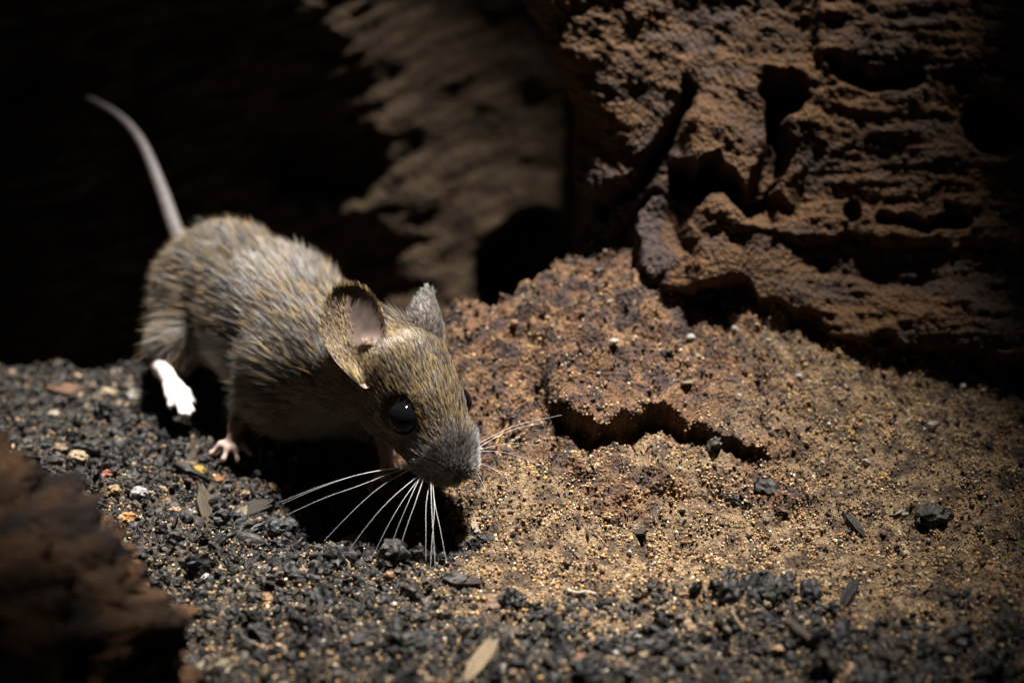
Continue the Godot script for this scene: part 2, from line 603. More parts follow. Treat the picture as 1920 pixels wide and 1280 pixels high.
# surface nets over the box lo..hi; appends to v and idx
func net(f: Field, lo: Vector3, hi: Vector3, cell: float, v: PackedVector3Array, idx: PackedInt32Array) -> void:
	var nx := int((hi.x - lo.x) / cell / 4.0 + 1) * 4 + 1
	var ny := int((hi.y - lo.y) / cell / 4.0 + 1) * 4 + 1
	var nz := int((hi.z - lo.z) / cell / 4.0 + 1) * 4 + 1
	var g := PackedFloat32Array()
	g.resize(nx * ny * nz)
	g.fill(1.0)
	var reach := cell * 4.0
	var live := []
	for bz in (nz - 1) / 4:
		for by in (ny - 1) / 4:
			for bx in (nx - 1) / 4:
				var c := lo + Vector3(bx * 4 + 2, by * 4 + 2, bz * 4 + 2) * cell
				var d := f.at(c)
				var near := absf(d) < reach
				if near:
					live.append(Vector3i(bx, by, bz))
				for z in range(bz * 4, bz * 4 + 5):
					for y in range(by * 4, by * 4 + 5):
						var row := (z * ny + y) * nx + bx * 4
						for x in 5:
							if near:
								g[row + x] = f.at(lo + Vector3(bx * 4 + x, y, z) * cell)
							elif g[row + x] == 1.0:
								g[row + x] = d
	var ids := {}
	var offs := [0, 1, nx, nx + 1, nx * ny, nx * ny + 1, nx * ny + nx, nx * ny + nx + 1]
	var cor := [Vector3(0, 0, 0), Vector3(1, 0, 0), Vector3(0, 1, 0), Vector3(1, 1, 0), Vector3(0, 0, 1), Vector3(1, 0, 1), Vector3(0, 1, 1), Vector3(1, 1, 1)]
	var edges := [[0, 1], [2, 3], [4, 5], [6, 7], [0, 2], [1, 3], [4, 6], [5, 7], [0, 4], [1, 5], [2, 6], [3, 7]]
	var cells := []
	for b in live:
		for z in range(b.z * 4, b.z * 4 + 4):
			for y in range(b.y * 4, b.y * 4 + 4):
				for x in range(b.x * 4, b.x * 4 + 4):
					var o := (z * ny + y) * nx + x
					var inside := 0
					for q in 8:
						if g[o + offs[q]] < 0.0: inside += 1
					if inside == 0 or inside == 8: continue
					var s := Vector3.ZERO
					var cnt := 0
					for e in edges:
						var da := g[o + offs[e[0]]]
						var db := g[o + offs[e[1]]]
						if (da < 0.0) != (db < 0.0):
							s += cor[e[0]].lerp(cor[e[1]], da / (da - db))
							cnt += 1
					ids[o] = v.size()
					v.append(lo + (Vector3(x, y, z) + s / cnt) * cell)
					cells.append(o)
	for o in cells:
		var a0 := g[o] < 0.0
		for ax in 3:
			var st: int = [1, nx, nx * ny][ax]
			var a1 := g[o + st] < 0.0
			if a0 == a1: continue
			var s1: int = [nx, nx * ny, 1][ax]
			var s2: int = [nx * ny, 1, nx][ax]
			if not (ids.has(o - s1) and ids.has(o - s2) and ids.has(o - s1 - s2)): continue
			var q0: int = ids[o]
			var q1: int = ids[o - s1]
			var q2: int = ids[o - s1 - s2]
			var q3: int = ids[o - s2]
			if a0:
				idx.append_array(PackedInt32Array([q0, q2, q1, q0, q3, q2]))
			else:
				idx.append_array(PackedInt32Array([q0, q1, q2, q0, q2, q3]))

func hd(fwd: float, up: float, right: float) -> Vector3:
	return NOSE + HF * fwd + HU * up + HR * right

func spline(pts: Array, t: float) -> Vector3:
	var n := pts.size() - 1
	var i := clampi(int(t * n), 0, n - 1)
	var f := t * n - i
	var p0: Vector3 = pts[maxi(i - 1, 0)]
	var p1: Vector3 = pts[i]
	var p2: Vector3 = pts[i + 1]
	var p3: Vector3 = pts[mini(i + 2, n)]
	return p1.cubic_interpolate(p2, p0, p3, f)

# a tapered tube along a spline, in mm; appends to v, idx
func tube(pts: Array, r0: float, r1: float, steps: int, sides: int, v: PackedVector3Array, idx: PackedInt32Array, power := 1.0) -> void:
	var first := v.size()
	var side := Vector3.ZERO
	for i in steps + 1:
		var t := i / float(steps)
		var p := spline(pts, t)
		var dir := (spline(pts, minf(t + 0.02, 1.0)) - spline(pts, maxf(t - 0.02, 0.0))).normalized()
		side = (side - dir * side.dot(dir)).normalized() if side != Vector3.ZERO else dir.cross(Vector3.UP if absf(dir.y) < 0.9 else Vector3.RIGHT).normalized()
		var other := dir.cross(side)
		var r := lerpf(r0, r1, pow(t, power))
		for k in sides:
			var a := TAU * k / sides
			v.append(p + (side * cos(a) + other * sin(a)) * r)
	for i in steps:
		for k in sides:
			var a := first + i * sides + k
			var b := first + i * sides + (k + 1) % sides
			var c := a + sides
			var d := b + sides
			idx.append_array(PackedInt32Array([a, c, b, b, c, d]))
	var tip := v.size()
	v.append(spline(pts, 1.0))
	for k in sides:
		idx.append_array(PackedInt32Array([first + steps * sides + k, tip, first + steps * sides + (k + 1) % sides]))

func commit(v: PackedVector3Array, idx: PackedInt32Array, col := PackedColorArray()) -> ArrayMesh:
	var n := smooth_normals(v, idx)
	var q := PackedVector3Array()
	q.resize(v.size())
	for i in v.size():
		q[i] = v[i] * MM
	return arrays_mesh(q, idx, col, n)

var hair_t: Array[Transform3D] = []
var hair_c := PackedColorArray()

func grow(p: Vector3, n: Vector3, flow: Vector3, lift: float, length: float, width: float, c: Color) -> void:
	var f := flow - n * flow.dot(n)
	if f.length() < 0.05:
		f = n.cross(Vector3(0.3, 0.5, 0.8))
	f = f.normalized()
	f = (f + n.cross(f) * rng.randfn(0.0, 0.10)).normalized()
	var up := lift + rng.randfn(0.0, 0.05)
	var y := f * cos(up) + n * sin(up)
	var z := (n - y * n.dot(y)).normalized()
	var x := y.cross(z)
	hair_t.append(Transform3D(Basis(x * width * MM, y * length * MM, z * width * MM), (p - n * 0.12) * MM))
	hair_c.append(c)

func hair_mesh(strands: int) -> ArrayMesh:
	# a small tuft: thin three-sided strands, dark at the root, pale in the outer band, dark tipped
	var r := RandomNumberGenerator.new()
	r.seed = 90
	var v := PackedVector3Array()
	var idx := PackedInt32Array()
	var col := PackedColorArray()
	var shade := [0.22, 0.5, 1.0, 0.6]
	var rad := [0.028, 0.035, 0.03, 0.003]
	for s in strands:
		var root := Vector3(r.randfn(0, 0.13), r.randf_range(-0.2, 0.2), r.randfn(0, 0.06)) if s else Vector3.ZERO
		var lean := Vector3(r.randfn(0, 0.16), r.randf_range(-0.2, 0.1), r.randfn(0, 0.12)) if s else Vector3.ZERO
		var first := v.size()
		for i in 4:
			var t := i / 3.0
			var c := root + Vector3(0, t, 0) + lean * t + Vector3(0, 0, -0.30) * t * t
			for k in 3:
				var a := TAU * k / 3.0 + 0.5
				v.append(c + Vector3(cos(a), 0, sin(a)) * rad[i])
				col.append(Color(shade[i], shade[i], shade[i]))
		for i in 3:
			for k in 3:
				var a := first + i * 3 + k
				var b := first + i * 3 + (k + 1) % 3
				idx.append_array(PackedInt32Array([a, b, a + 3, b, b + 3, a + 3]))
	return arrays_mesh(v, idx, col, smooth_normals(v, idx))

func build_mouse() -> void:
	HU = HR.cross(HF).normalized()
	HR = HF.cross(HU).normalized()
	var mouse := Node3D.new()
	mouse.name = "mouse"
	add_child(mouse)
	tag(mouse, "small brown mouse with big ears and white feet creeping over the soil, nose down", "mouse")
	# --- body and head
	var f := Field.new()
	var rb := Vector3(-60.5, 15.8, -80.5)
	var rump := Vector3(-54.1, 16.4, -72.8)
	var mid := Vector3(-42.5, 16.4, -56.7)
	var sh := Vector3(-33.4, 13.8, -41.3)
	var neck := hd(-24.5, -6.0, -0.5)
	f.bone(rb, rump, 8.4, 12.0, Vector3(-0.5, -0.35, -0.8))
	f.bone(rump, mid, 12.0, 12.0, Vector3(-0.55, -0.10, -0.82))
	f.bone(mid, sh, 12.2, 11.0, Vector3(-0.5, 0.0, -0.86))
	f.bone(sh, neck, 11.0, 6.9, Vector3(-0.45, 0.2, -0.86))
	f.bone(neck, hd(-19, -0.6, 0), 6.9, 6.3, -HF)
	f.bone(hd(-18.5, -0.4, 0), hd(-12.0, 0.2, 0), 6.3, 5.0, -HF)
	f.bone(hd(-12.0, 0.3, 0), hd(-6.0, -0.2, 0), 4.7, 3.2, -HF)
	f.bone(hd(-6.0, -0.2, 0), hd(-2.2, 0.0, 0), 3.4, 1.9, -HF)
	for c in [-1.0, 1.0]:
		f.bone(hd(-15, -4.2, 3.0 * c), hd(-7.5, -2.8, 1.6 * c), 4.5, 2.7, (-HF + HR * c * 0.3).normalized())
		f.bone(hd(-4.8, -1.0, 1.5 * c), hd(-3.4, -1.2, 1.4 * c), 2.0, 1.7, (-HF + HR * c * 0.6).normalized())
	f.bone(hd(-7.5, -4.0, 0), hd(-4.6, -3.2, 0), 1.8, 1.1, -HF)
	# thighs, upper arms
	f.bone(Vector3(-58.5, 14.0, -67.5), Vector3(-61.0, 11.5, -58.5), 7.6, 4.2, Vector3(-0.5, -0.7, -0.4))
	f.bone(Vector3(-50.0, 14.0, -76.0), Vector3(-43.0, 10.0, -70.0), 7.6, 4.4, Vector3(-0.5, -0.7, -0.4))
	f.bone(Vector3(-38.6, 12.6, -40.0), Vector3(-39.6, 10.6, -39.6), 7.6, 6.6, Vector3(-0.5, -0.3, -0.8))
	f.bone(Vector3(-38.8, 11.0, -38.5), Vector3(-45.6, 7.2, -40.2), 5.4, 2.4, Vector3(-0.4, -0.8, -0.2))
	f.bone(Vector3(-27.5, 12.0, -35.0), Vector3(-22.6, 7.2, -33.0), 4.6, 2.2, Vector3(-0.2, -0.9, -0.2))
	var v := PackedVector3Array()
	var idx := PackedInt32Array()
	net(f, Vector3(-78, -2, -96), Vector3(0, 34, 4), 0.9, v, idx)
	var furry := idx.size()
	var nfur := v.size()
	# --- lower legs and feet on finer grids
	hind_foot(Vector3(-61.6, 11.7, -59.2), Vector3(-65.4, 8.6, -58.6), Vector3(-63.4, 8.5, -53.8), Vector3(-58.3, 4.8, -45.5), v, idx)
	hind_foot(Vector3(-43.0, 10.0, -70.0), Vector3(-46.0, 4.0, -74.0), Vector3(-45.0, 2.2, -72.0), Vector3(-40.0, 1.6, -63.5), v, idx)
	var hindv := v.size()
	fore_foot(Vector3(-45.6, 7.2, -40.2), Vector3(-47.8, 4.2, -36.6), [Vector3(-51.6, 0.8, -32.9), Vector3(-49.2, 0.6, -31.0), Vector3(-46.8, 0.7, -30.8), Vector3(-45.0, 0.9, -33.0)], v, idx)
	fore_foot(Vector3(-22.6, 7.2, -33.0), Vector3(-21.0, 2.6, -28.0), [Vector3(-23.6, -1.4, -23.6), Vector3(-21.4, -1.6, -22.2), Vector3(-19.4, -1.5, -22.4), Vector3(-17.8, -1.0, -24.4)], v, idx)
	# --- tail
	var tailv := v.size()
	tube([Vector3(-61.0, 19.5, -81.0), Vector3(-65.5, 23.0, -87.8), Vector3(-71.1, 29.8, -100.9), Vector3(-77.6, 36.1, -114.9), Vector3(-85.8, 38.9, -128.6), Vector3(-99.5, 39.9, -147.1)], 2.0, 0.45, 90, 14, v, idx, 0.9)
	var col := PackedColorArray()
	col.resize(v.size())
	var nn := smooth_normals(v, idx)
	var skin_n := noise(71, 1.2, 2)
	for i in v.size():
		if i < nfur:
			col[i] = Color(0.05, 0.04, 0.035)
		elif i < tailv:
			var g := 0.9 + 0.25 * skin_n.get_noise_3dv(v[i] * 1.5)
			col[i] = (Color(0.76, 0.70, 0.67) if i < hindv else Color(0.42, 0.31, 0.27)) * g  # fore feet darker: shade under the body put into the skin colour
		else:
			var ring := 0.5 + 0.5 * sin((i - tailv) / 14 * 2.1)
			var under := ss(0.1, -0.6, nn[i].dot(Vector3(0.45, 0.75, 0.2)))
			var c := Color(0.085, 0.075, 0.078).lerp(Color(0.26, 0.20, 0.19), under)
			col[i] = c * (0.85 + 0.2 * ring + 0.5 * skin_n.get_noise_3dv(v[i] * 2.0))
	put(commit(v, idx, col), "body", M.skin, mouse)
	var pad := put(lump(95, 2, 0.12, Vector3(1.25, 0.9, 1.0) * 1.15 * MM), "nose", M.nose, mouse)
	pad.transform = Transform3D(Basis(HR, HU, -HF), hd(-0.9, -0.8, 0.0) * MM)
	# --- eyes
	var eyes := []
	for c in [1.0, -1.0]:
		var e := hd(-11.6, 0.9, 5.1 if c > 0.0 else -4.7)
		eyes.append(e)
		var sp := SphereMesh.new()
		sp.radius = 2.7 * MM
		sp.height = 5.4 * MM
		sp.radial_segments = 48
		sp.rings = 24
		var o := put(sp, "eye", M.eye, mouse)
		o.position = e * MM
	# --- ears
	ear(mouse, Vector3(-22.2, 22.6, -8.4), Vector3(-26.0, 35.3, -19.4), Vector3(-9.3, -0.8, -2.4), 4.9, 1.5, 1.0)
	ear(mouse, Vector3(-13.0, 23.4, -19.8), Vector3(-12.8, 32.8, -26.4), Vector3(5.4, -3.1, -6.3), 4.3, -2.4, -1.0)
	# --- fur
	var area := PackedFloat32Array()
	var tris := PackedInt32Array()
	var total := 0.0
	for i in range(0, furry, 3):
		var ar := (v[idx[i + 1]] - v[idx[i]]).cross(v[idx[i + 2]] - v[idx[i]]).length() * 0.5
		total += ar
		area.append(total)
	var count := 200000
	var tone := noise(72, 5.0, 3)
	for h in count:
		var i := area.bsearch((h + rng.randf()) / count * total) * 3
		if i >= furry: continue
		var u := rng.randf()
		var w := rng.randf()
		if u + w > 1.0:
			u = 1.0 - u
			w = 1.0 - w
		var p := v[idx[i]] + (v[idx[i + 1]] - v[idx[i]]) * u + (v[idx[i + 2]] - v[idx[i]]) * w
		var n := (nn[idx[i]] * (1.0 - u - w) + nn[idx[i + 1]] * u + nn[idx[i + 2]] * w).normalized()
		if p.distance_to(eyes[0]) < 3.2 or p.distance_to(eyes[1]) < 3.2: continue
		fur_at(f, p, n, tone)
		if h % 8 == 0:
			guard_at(f, p, n)
	var mm := MultiMesh.new()
	mm.transform_format = MultiMesh.TRANSFORM_3D
	mm.use_colors = true
	mm.mesh = hair_mesh(4)
	mm.instance_count = hair_t.size()
	for i in hair_t.size():
		mm.set_instance_transform(i, hair_t[i])
		mm.set_instance_color(i, hair_c[i])
	var gm := MultiMesh.new()
	gm.transform_format = MultiMesh.TRANSFORM_3D
	gm.use_colors = true
	gm.mesh = hair_mesh(1)
	gm.instance_count = guard_t.size()
	for i in guard_t.size():
		gm.set_instance_transform(i, guard_t[i])
		gm.set_instance_color(i, guard_c[i])
	var guard := MultiMeshInstance3D.new()
	guard.name = "guard_hair"
	guard.multimesh = gm
	guard.material_override = M.hair
	guard.set_meta("kind", "stuff")
	mouse.add_child(guard)
	var fur := MultiMeshInstance3D.new()
	fur.name = "fur"
	fur.multimesh = mm
	fur.material_override = M.hair
	fur.set_meta("kind", "stuff")
	mouse.add_child(fur)
	# --- whiskers
	var wr := RandomNumberGenerator.new()
	wr.seed = 5
	for i in 12:
		var root := hd(-3.6 - 0.35 * (i % 4), -1.4 - 0.25 * (i / 4), 3.1 - 0.1 * (i / 4))
		var ends := [Vector3(-36, 4, -6), Vector3(-37, 3.2, -8), Vector3(-35, 3.5, -3), Vector3(-29, 0.5, 0), Vector3(-25, 0.3, 3), Vector3(-21, 0.3, 4), Vector3(-17.5, 0.2, 6), Vector3(-19, 0.2, 5), Vector3(-13.0, 0.2, 6), Vector3(-12.2, 0.2, 9), Vector3(-11.4, 0.2, 9), Vector3(-9.8, 0.3, 7)]
		var tip: Vector3 = ends[i]
		var vv := PackedVector3Array()
		var ii := PackedInt32Array()
		var bow := (root + tip) * 0.5 + Vector3(wr.randf_range(-0.6, 0.6), wr.randf_range(0.8, 2.0), wr.randf_range(0.0, 1.2))
		tube([root, root.lerp(bow, 0.5) + Vector3(0, 0.4, 0.2), bow, bow.lerp(tip, 0.5) + Vector3(0, 0.3, 0), tip], 0.055, 0.012, 48, 6, vv, ii)
		put(commit(vv, ii), "whisker", M.whisker, mouse)
	for i in 6:
		var root := hd(-3.4 - 0.4 * (i % 3), -1.2 - 0.4 * (i / 3), -3.0)
		var tip: Vector3 = root + [Vector3(13, 2, -9), Vector3(14, -1, -5), Vector3(13, -3, -1), Vector3(10, -5, 4), Vector3(5, -6, 7), Vector3(16, 1.5, -12)][i]
		var vv := PackedVector3Array()
		var ii := PackedInt32Array()
		tube([root, (root + tip) * 0.5 + Vector3(0, 1.2, 0), tip], 0.035, 0.01, 16, 5, vv, ii)
		put(commit(vv, ii), "whisker", M.whisker, mouse)

var guard_t: Array[Transform3D] = []
var guard_c := PackedColorArray()

func guard_at(f: Field, p: Vector3, n: Vector3) -> void:
	# longer single hairs over the coat, black, or pale with the coat's glints put into the colour
	var fwd := (p - NOSE).dot(HF)
	var head := (p - hd(-14, 0, 0)).length() < 17.0
	if fwd > -5.0: return
	var c := Color(0.62, 0.62, 0.62) if rng.randf() < 0.55 else Color(0.03, 0.03, 0.03)
	if n.y < -0.3: c = Color(0.7, 0.66, 0.6)
	grow(p, n, f.lay(p), 0.2 if head else 0.13, rng.randf_range(1.7, 2.6) if head else rng.randf_range(3.6, 5.6), 0.95 if head else 1.35, c * rng.randf_range(0.6, 1.2))
	guard_t.append(hair_t.pop_back())
	guard_c.append(hair_c[hair_c.size() - 1])
	hair_c.resize(hair_c.size() - 1)

func fur_at(f: Field, p: Vector3, n: Vector3, tone: FastNoiseLite) -> void:
	var rel := p - NOSE
	var fwd := rel.dot(HF)          # 0 at the nose, negative towards the neck
	var head := ss(-30.0, -22.0, fwd) if (p - hd(-14, 0, 0)).length() < 19.0 else 0.0
	var hu := n.dot(HU)
	var flow := f.lay(p)
	var dorsal := n.y
	var length := lerpf(4.6, 2.1, head)
	length = lerpf(length, 1.15, ss(-10.0, -3.0, fwd) * head)
	var lift := lerpf(0.13, 0.22, head)
	var width := lerpf(0.72, 0.6, head)
	# kinds of hair, by place
	var t := tone.get_noise_3dv(p)
	var gold := Color(0.52, 0.37, 0.185)
	var grey := Color(0.38, 0.35, 0.32)
	var black := Color(0.045, 0.04, 0.04)
	var white := Color(0.62, 0.57, 0.50)
	var c: Color
	var k := rng.randf()
	if head > 0.5:
		c = gold if k < 0.46 + t * 0.4 else (grey if k < 0.66 else black)
		var muzzle := ss(-6.0, -3.0, fwd)
		if rng.randf() < muzzle:
			c = Color(0.55, 0.55, 0.55) if rng.randf() < 0.6 else Color(0.12, 0.12, 0.12)
			lift = 0.7
			length *= 1.25
		if hu < -0.45 + rng.randfn(0, 0.12):
			c = white
	else:
		c = grey if k < 0.40 + t * 0.4 else (gold if k < 0.60 else black)
		var rumpish := ss(-68.0, -80.0, p.z)
		if rng.randf() < rumpish * 0.6: c = Color(0.46, 0.29, 0.12)
		if dorsal < -0.35 + rng.randfn(0, 0.14):
			c = Color(0.50, 0.40, 0.30) if dorsal > -0.6 else white
		if rng.randf() < 0.03:
			length *= 1.35
			lift += 0.15
	c *= rng.randf_range(0.45, 1.15) * (1.25 if head > 0.5 else 1.1)
	var ring := (p - hd(-11.6, 0.9, 5.5)).length()
	if ring < 4.0 and n.dot(HU) < 0.5 and rng.randf() < 0.6:
		c = Color(0.6, 0.56, 0.5)
	grow(p, n, flow, lift, length * rng.randf_range(0.75, 1.15), width, c)

func hind_foot(knee: Vector3, heel: Vector3, ankle: Vector3, toes: Vector3, v: PackedVector3Array, idx: PackedInt32Array) -> void:
	var f := Field.new()
	f.blend = 0.7
	f.bone(knee, ankle, 3.0, 1.7)
	f.bone(heel, ankle, 1.5, 1.6)
	var fw := (toes - ankle).normalized()
	var side := fw.cross(Vector3.UP).normalized()
	var up := side.cross(fw)
	f.bone(ankle, ankle.lerp(toes, 0.55), 1.6, 1.5)
	for k in 5:
		var off := (k - 2) * 0.72
		var root := ankle.lerp(toes, 0.5) + side * off * 0.75
		var reach: float = [0.78, 0.98, 1.06, 1.0, 0.76][k]
		var tip := ankle + (toes - ankle) * (reach + 0.16) + side * off * 1.5 - up * 0.5
		var knuckle := root.lerp(tip, 0.55) + up * 0.45
		f.bone(root, knuckle, 0.78, 0.66)
		f.bone(knuckle, tip, 0.66, 0.42)
		f.bone(tip, tip + fw * 0.5 - up * 0.5, 0.3, 0.12)
	box_net(f, [knee, heel, ankle, toes + fw * 4.0], 4.5, 0.34, v, idx)

func fore_foot(elbow: Vector3, wrist: Vector3, tips: Array, v: PackedVector3Array, idx: PackedInt32Array) -> void:
	var f := Field.new()
	f.blend = 0.8
	f.bone(elbow, wrist, 1.9, 1.25)
	var mid: Vector3 = (tips[1] + tips[2]) * 0.5
	var palm := wrist.lerp(mid, 0.35)
	palm.y = maxf(palm.y * 0.8, 1.3)
	f.bone(wrist, palm, 1.25, 1.35)
	var pts := [elbow, wrist, palm]
	for tip in tips:
		var t: Vector3 = tip
		t.y += maxf(0.0, ground_at(t.x, t.z)) * 0.0
		var kn := palm.lerp(t, 0.55) + Vector3(0, 0.55, 0)
		f.bone(palm.lerp(t, 0.12), kn, 0.72, 0.6)
		f.bone(kn, t, 0.6, 0.38)
		f.bone(t, t + (t - palm).normalized() * 0.6 - Vector3(0, 0.2, 0), 0.26, 0.1)
		pts.append(t)
	box_net(f, pts, 3.0, 0.3, v, idx)

func box_net(f: Field, pts: Array, pad: float, cell: float, v: PackedVector3Array, idx: PackedInt32Array) -> void:
	var lo: Vector3 = pts[0]
	var hi: Vector3 = pts[0]
	for p in pts:
		lo = lo.min(p)
		hi = hi.max(p)
	net(f, lo - Vector3.ONE * pad, hi + Vector3.ONE * pad, cell, v, idx)

# a cupped ear: base point, tip, direction of its width, half width, depth of the cup, which side
func ear(mouse: Node3D, base: Vector3, tip: Vector3, across: Vector3, half: float, cup: float, side: float) -> void:
	var up := tip - base
	var tall := up.length()
	up = up / tall
	across = (across - up * across.dot(up)).normalized()
	var open := across.cross(up).normalized()
	var turned := open.z < 0.0
	if turned: open = -open
	var w := 33
	var h := 33
	var v := PackedVector3Array()
	var col := PackedColorArray()
	var vein := noise(75, 2.4, 3)
	for layer in 2:
		for j in h:
			var t := j / float(h - 1)
			var hw: float
			if side < 0.0: hw = pow(maxf(0.0, 1.0 - pow(absf(t - 0.42) / 0.58, 1.4)), 0.8) if t > 0.42 else lerpf(0.5, 1.0, t / 0.42)
			elif t > 0.55: hw = sqrt(maxf(0.0, 1.0 - pow((t - 0.55) / 0.45, 2)))
			else: hw = lerpf(0.12, 1.0, sin(t / 0.55 * PI / 2.0))
			for i in w:
				var s := i / float(w - 1) * 2.0 - 1.0
				var q := base + up * tall * t + across * half * hw * s
				var curl := cup * (s * s * lerpf(1.25, 0.75, t) * hw) * (0.15 if s < 0.0 and side > 0.0 else 1.0)
				var dish := curl + cup * 0.35 * t * t - cup * 0.7 * hw * (1.0 - s * s)
				if side > 0.0:
					dish += 1.3 * exp(-pow((t - 0.42 - 0.08 * s) / 0.055, 2)) * ss(0.6, 0.0, absf(s + 0.3)) - 0.8 * exp(-pow((t - 0.22) / 0.12, 2)) * (1.0 - s * s)
				q += open * dish
				if layer == 1: q -= open * 0.45 * (1.0 - pow(absf(s), 8.0)) * (1.0 if t < 0.97 else 0.3)
				v.append(q)
				var g := 0.85 + 0.5 * vein.get_noise_3dv(q)
				var c := Color(0.27, 0.20, 0.175).lerp(Color(0.48, 0.35, 0.32), ss(0.62, 0.30, t)) if layer == 0 else Color(0.16, 0.12, 0.10)
				col.append(c * g)
	var idx := PackedInt32Array()
	for layer in 2:
		for j in h - 1:
			for i in w - 1:
				var a := layer * w * h + j * w + i
				if (layer == 0) != turned: idx.append_array(PackedInt32Array([a, a + w, a + 1, a + 1, a + w, a + w + 1]))
				else: idx.append_array(PackedInt32Array([a, a + 1, a + w, a + 1, a + w + 1, a + w]))
	var rim := []
	for j in h: rim.append(j * w)
	for i in range(1, w): rim.append((h - 1) * w + i)
	for j in range(h - 2, -1, -1): rim.append(j * w + w - 1)
	for r in rim.size() - 1:
		var a: int = rim[r]
		var b: int = rim[r + 1]
		idx.append_array(PackedInt32Array([a, a + w * h, b, b, a + w * h, b + w * h]))
	put(commit(v, idx, col), "ear", M.ear_skin, mouse)
	# hairs on it: short golden ones towards the outer side within, fine grey ones behind
	var nn := smooth_normals(v, idx)
	for k in 5200:
		var layer := 0 if k % 2 == 0 else 1
		var i := rng.randi_range(1, w - 2)
		var j := rng.randi_range(1, h - 2)
		var s := i / float(w - 1) * 2.0 - 1.0
		var t := j / float(h - 1)
		var a := layer * w * h + j * w + i
		var p := v[a].lerp(v[a + 1 if rng.randf() < 0.5 else a + w], rng.randf())
		if layer == 0:
			var keep := ss(0.0, 0.35, s) if side > 0.0 else 0.6
			keep = maxf(keep, ss(0.75, 0.95, absf(s)) * 0.8)
			keep = maxf(keep, ss(0.34, 0.12, t))
			if rng.randf() > keep: continue
		var c := Color(0.62, 0.47, 0.24) if rng.randf() < 0.6 else Color(0.08, 0.06, 0.05)
		if side < 0.0: c = Color(0.30, 0.29, 0.26) if rng.randf() < 0.6 else Color(0.10, 0.09, 0.08)
		grow(p, nn[a], up + across * s * 0.5, 0.35, rng.randf_range(0.9, 1.5) * (1.0 + 0.9 * ss(0.32, 0.1, t)), 0.6, c * rng.randf_range(0.7, 1.3))


# ------------------------------------------------------------------ litter: sand grains, charcoal crumbs, wood slivers
func lump(sd: int, sub: int, rough: float, squash: Vector3) -> ArrayMesh:
	# a broken-faced grain: a jittered icosahedron, split once if sub
	var r := RandomNumberGenerator.new()
	r.seed = sd
	var g := (1.0 + sqrt(5.0)) / 2.0
	var vs: Array[Vector3] = []
	for q in [[-1, g, 0], [1, g, 0], [-1, -g, 0], [1, -g, 0], [0, -1, g], [0, 1, g], [0, -1, -g], [0, 1, -g], [g, 0, -1], [g, 0, 1], [-g, 0, -1], [-g, 0, 1]]:
		vs.append(Vector3(q[0], q[1], q[2]).normalized())
	var fs := [0, 11, 5, 0, 5, 1, 0, 1, 7, 0, 7, 10, 0, 10, 11, 1, 5, 9, 5, 11, 4, 11, 10, 2, 10, 7, 6, 7, 1, 8, 3, 9, 4, 3, 4, 2, 3, 2, 6, 3, 6, 8, 3, 8, 9, 4, 9, 5, 2, 4, 11, 6, 2, 10, 8, 6, 7, 9, 8, 1]
	for s in sub:
		var mids := {}
		var nf := []
		for i in range(0, fs.size(), 3):
			var e := []
			for k in 3:
				var a: int = fs[i + k]
				var b: int = fs[i + (k + 1) % 3]
				var key := mini(a, b) * 4096 + maxi(a, b)
				if not mids.has(key):
					mids[key] = vs.size()
					vs.append((vs[a] + vs[b]).normalized())
				e.append(mids[key])
			nf.append_array([fs[i], e[0], e[2], fs[i + 1], e[1], e[0], fs[i + 2], e[2], e[1], e[0], e[1], e[2]])
		fs = nf
	var n := noise(sd, 1.1, 3)
	for i in vs.size():
		vs[i] = vs[i] * (1.0 + rough * (n.get_noise_3dv(vs[i] * 1.4) * 1.6 + r.randf_range(-0.35, 0.35))) * squash
	var v := PackedVector3Array()
	var nn := PackedVector3Array()
	var idx := PackedInt32Array()
	for i in range(0, fs.size(), 3):
		var a: Vector3 = vs[fs[i]]
		var b: Vector3 = vs[fs[i + 1]]
		var c: Vector3 = vs[fs[i + 2]]
		var fn := (b - a).cross(c - a).normalized()
		for q in [a, c, b]:
			idx.append(v.size())
			v.append(q)
			nn.append(fn)
	return arrays_mesh(v, idx, PackedColorArray(), nn)

func random_basis() -> Basis:
	return Basis(Quaternion(rng.randfn(), rng.randfn(), rng.randfn(), rng.randfn()).normalized())

func flat_basis(n: Vector3, wobble: float) -> Basis:
	var up := (n + Vector3(rng.randfn(), rng.randfn(), rng.randfn()) * wobble).normalized()
	var x := up.cross(Vector3(rng.randfn(), rng.randfn(), rng.randfn())).normalized()
	return Basis(x, up, x.cross(up))

func scatter(called: String, meshes: Array, m: Material, where: Array, colors: PackedColorArray, label: String) -> void:
	var holder := Node3D.new()
	holder.name = called
	add_child(holder)
	tag(holder, label, "litter", "", "stuff")
	for k in meshes.size():
		var mine := []
		for i in range(k, where.size(), meshes.size()):
			mine.append(i)
		var mm := MultiMesh.new()
		mm.transform_format = MultiMesh.TRANSFORM_3D
		mm.use_colors = true
		mm.mesh = meshes[k]
		mm.instance_count = mine.size()
		for q in mine.size():
			mm.set_instance_transform(q, where[mine[q]])
			mm.set_instance_color(q, colors[mine[q]])
		var o := MultiMeshInstance3D.new()
		o.name = "grains"
		o.multimesh = mm
		o.material_override = m
		o.set_meta("kind", "stuff")
		holder.add_child(o, true)

func random_spot() -> int:
	# a vertex of the finely built part of the ground
	var i := clampi(gx.bsearch(rng.randf_range(-108, 103)), 1, ground_w - 2)
	var j := clampi(gz.bsearch(rng.randf_range(-84, 51)), 1, ground_h - 2)
	return j * ground_w + i

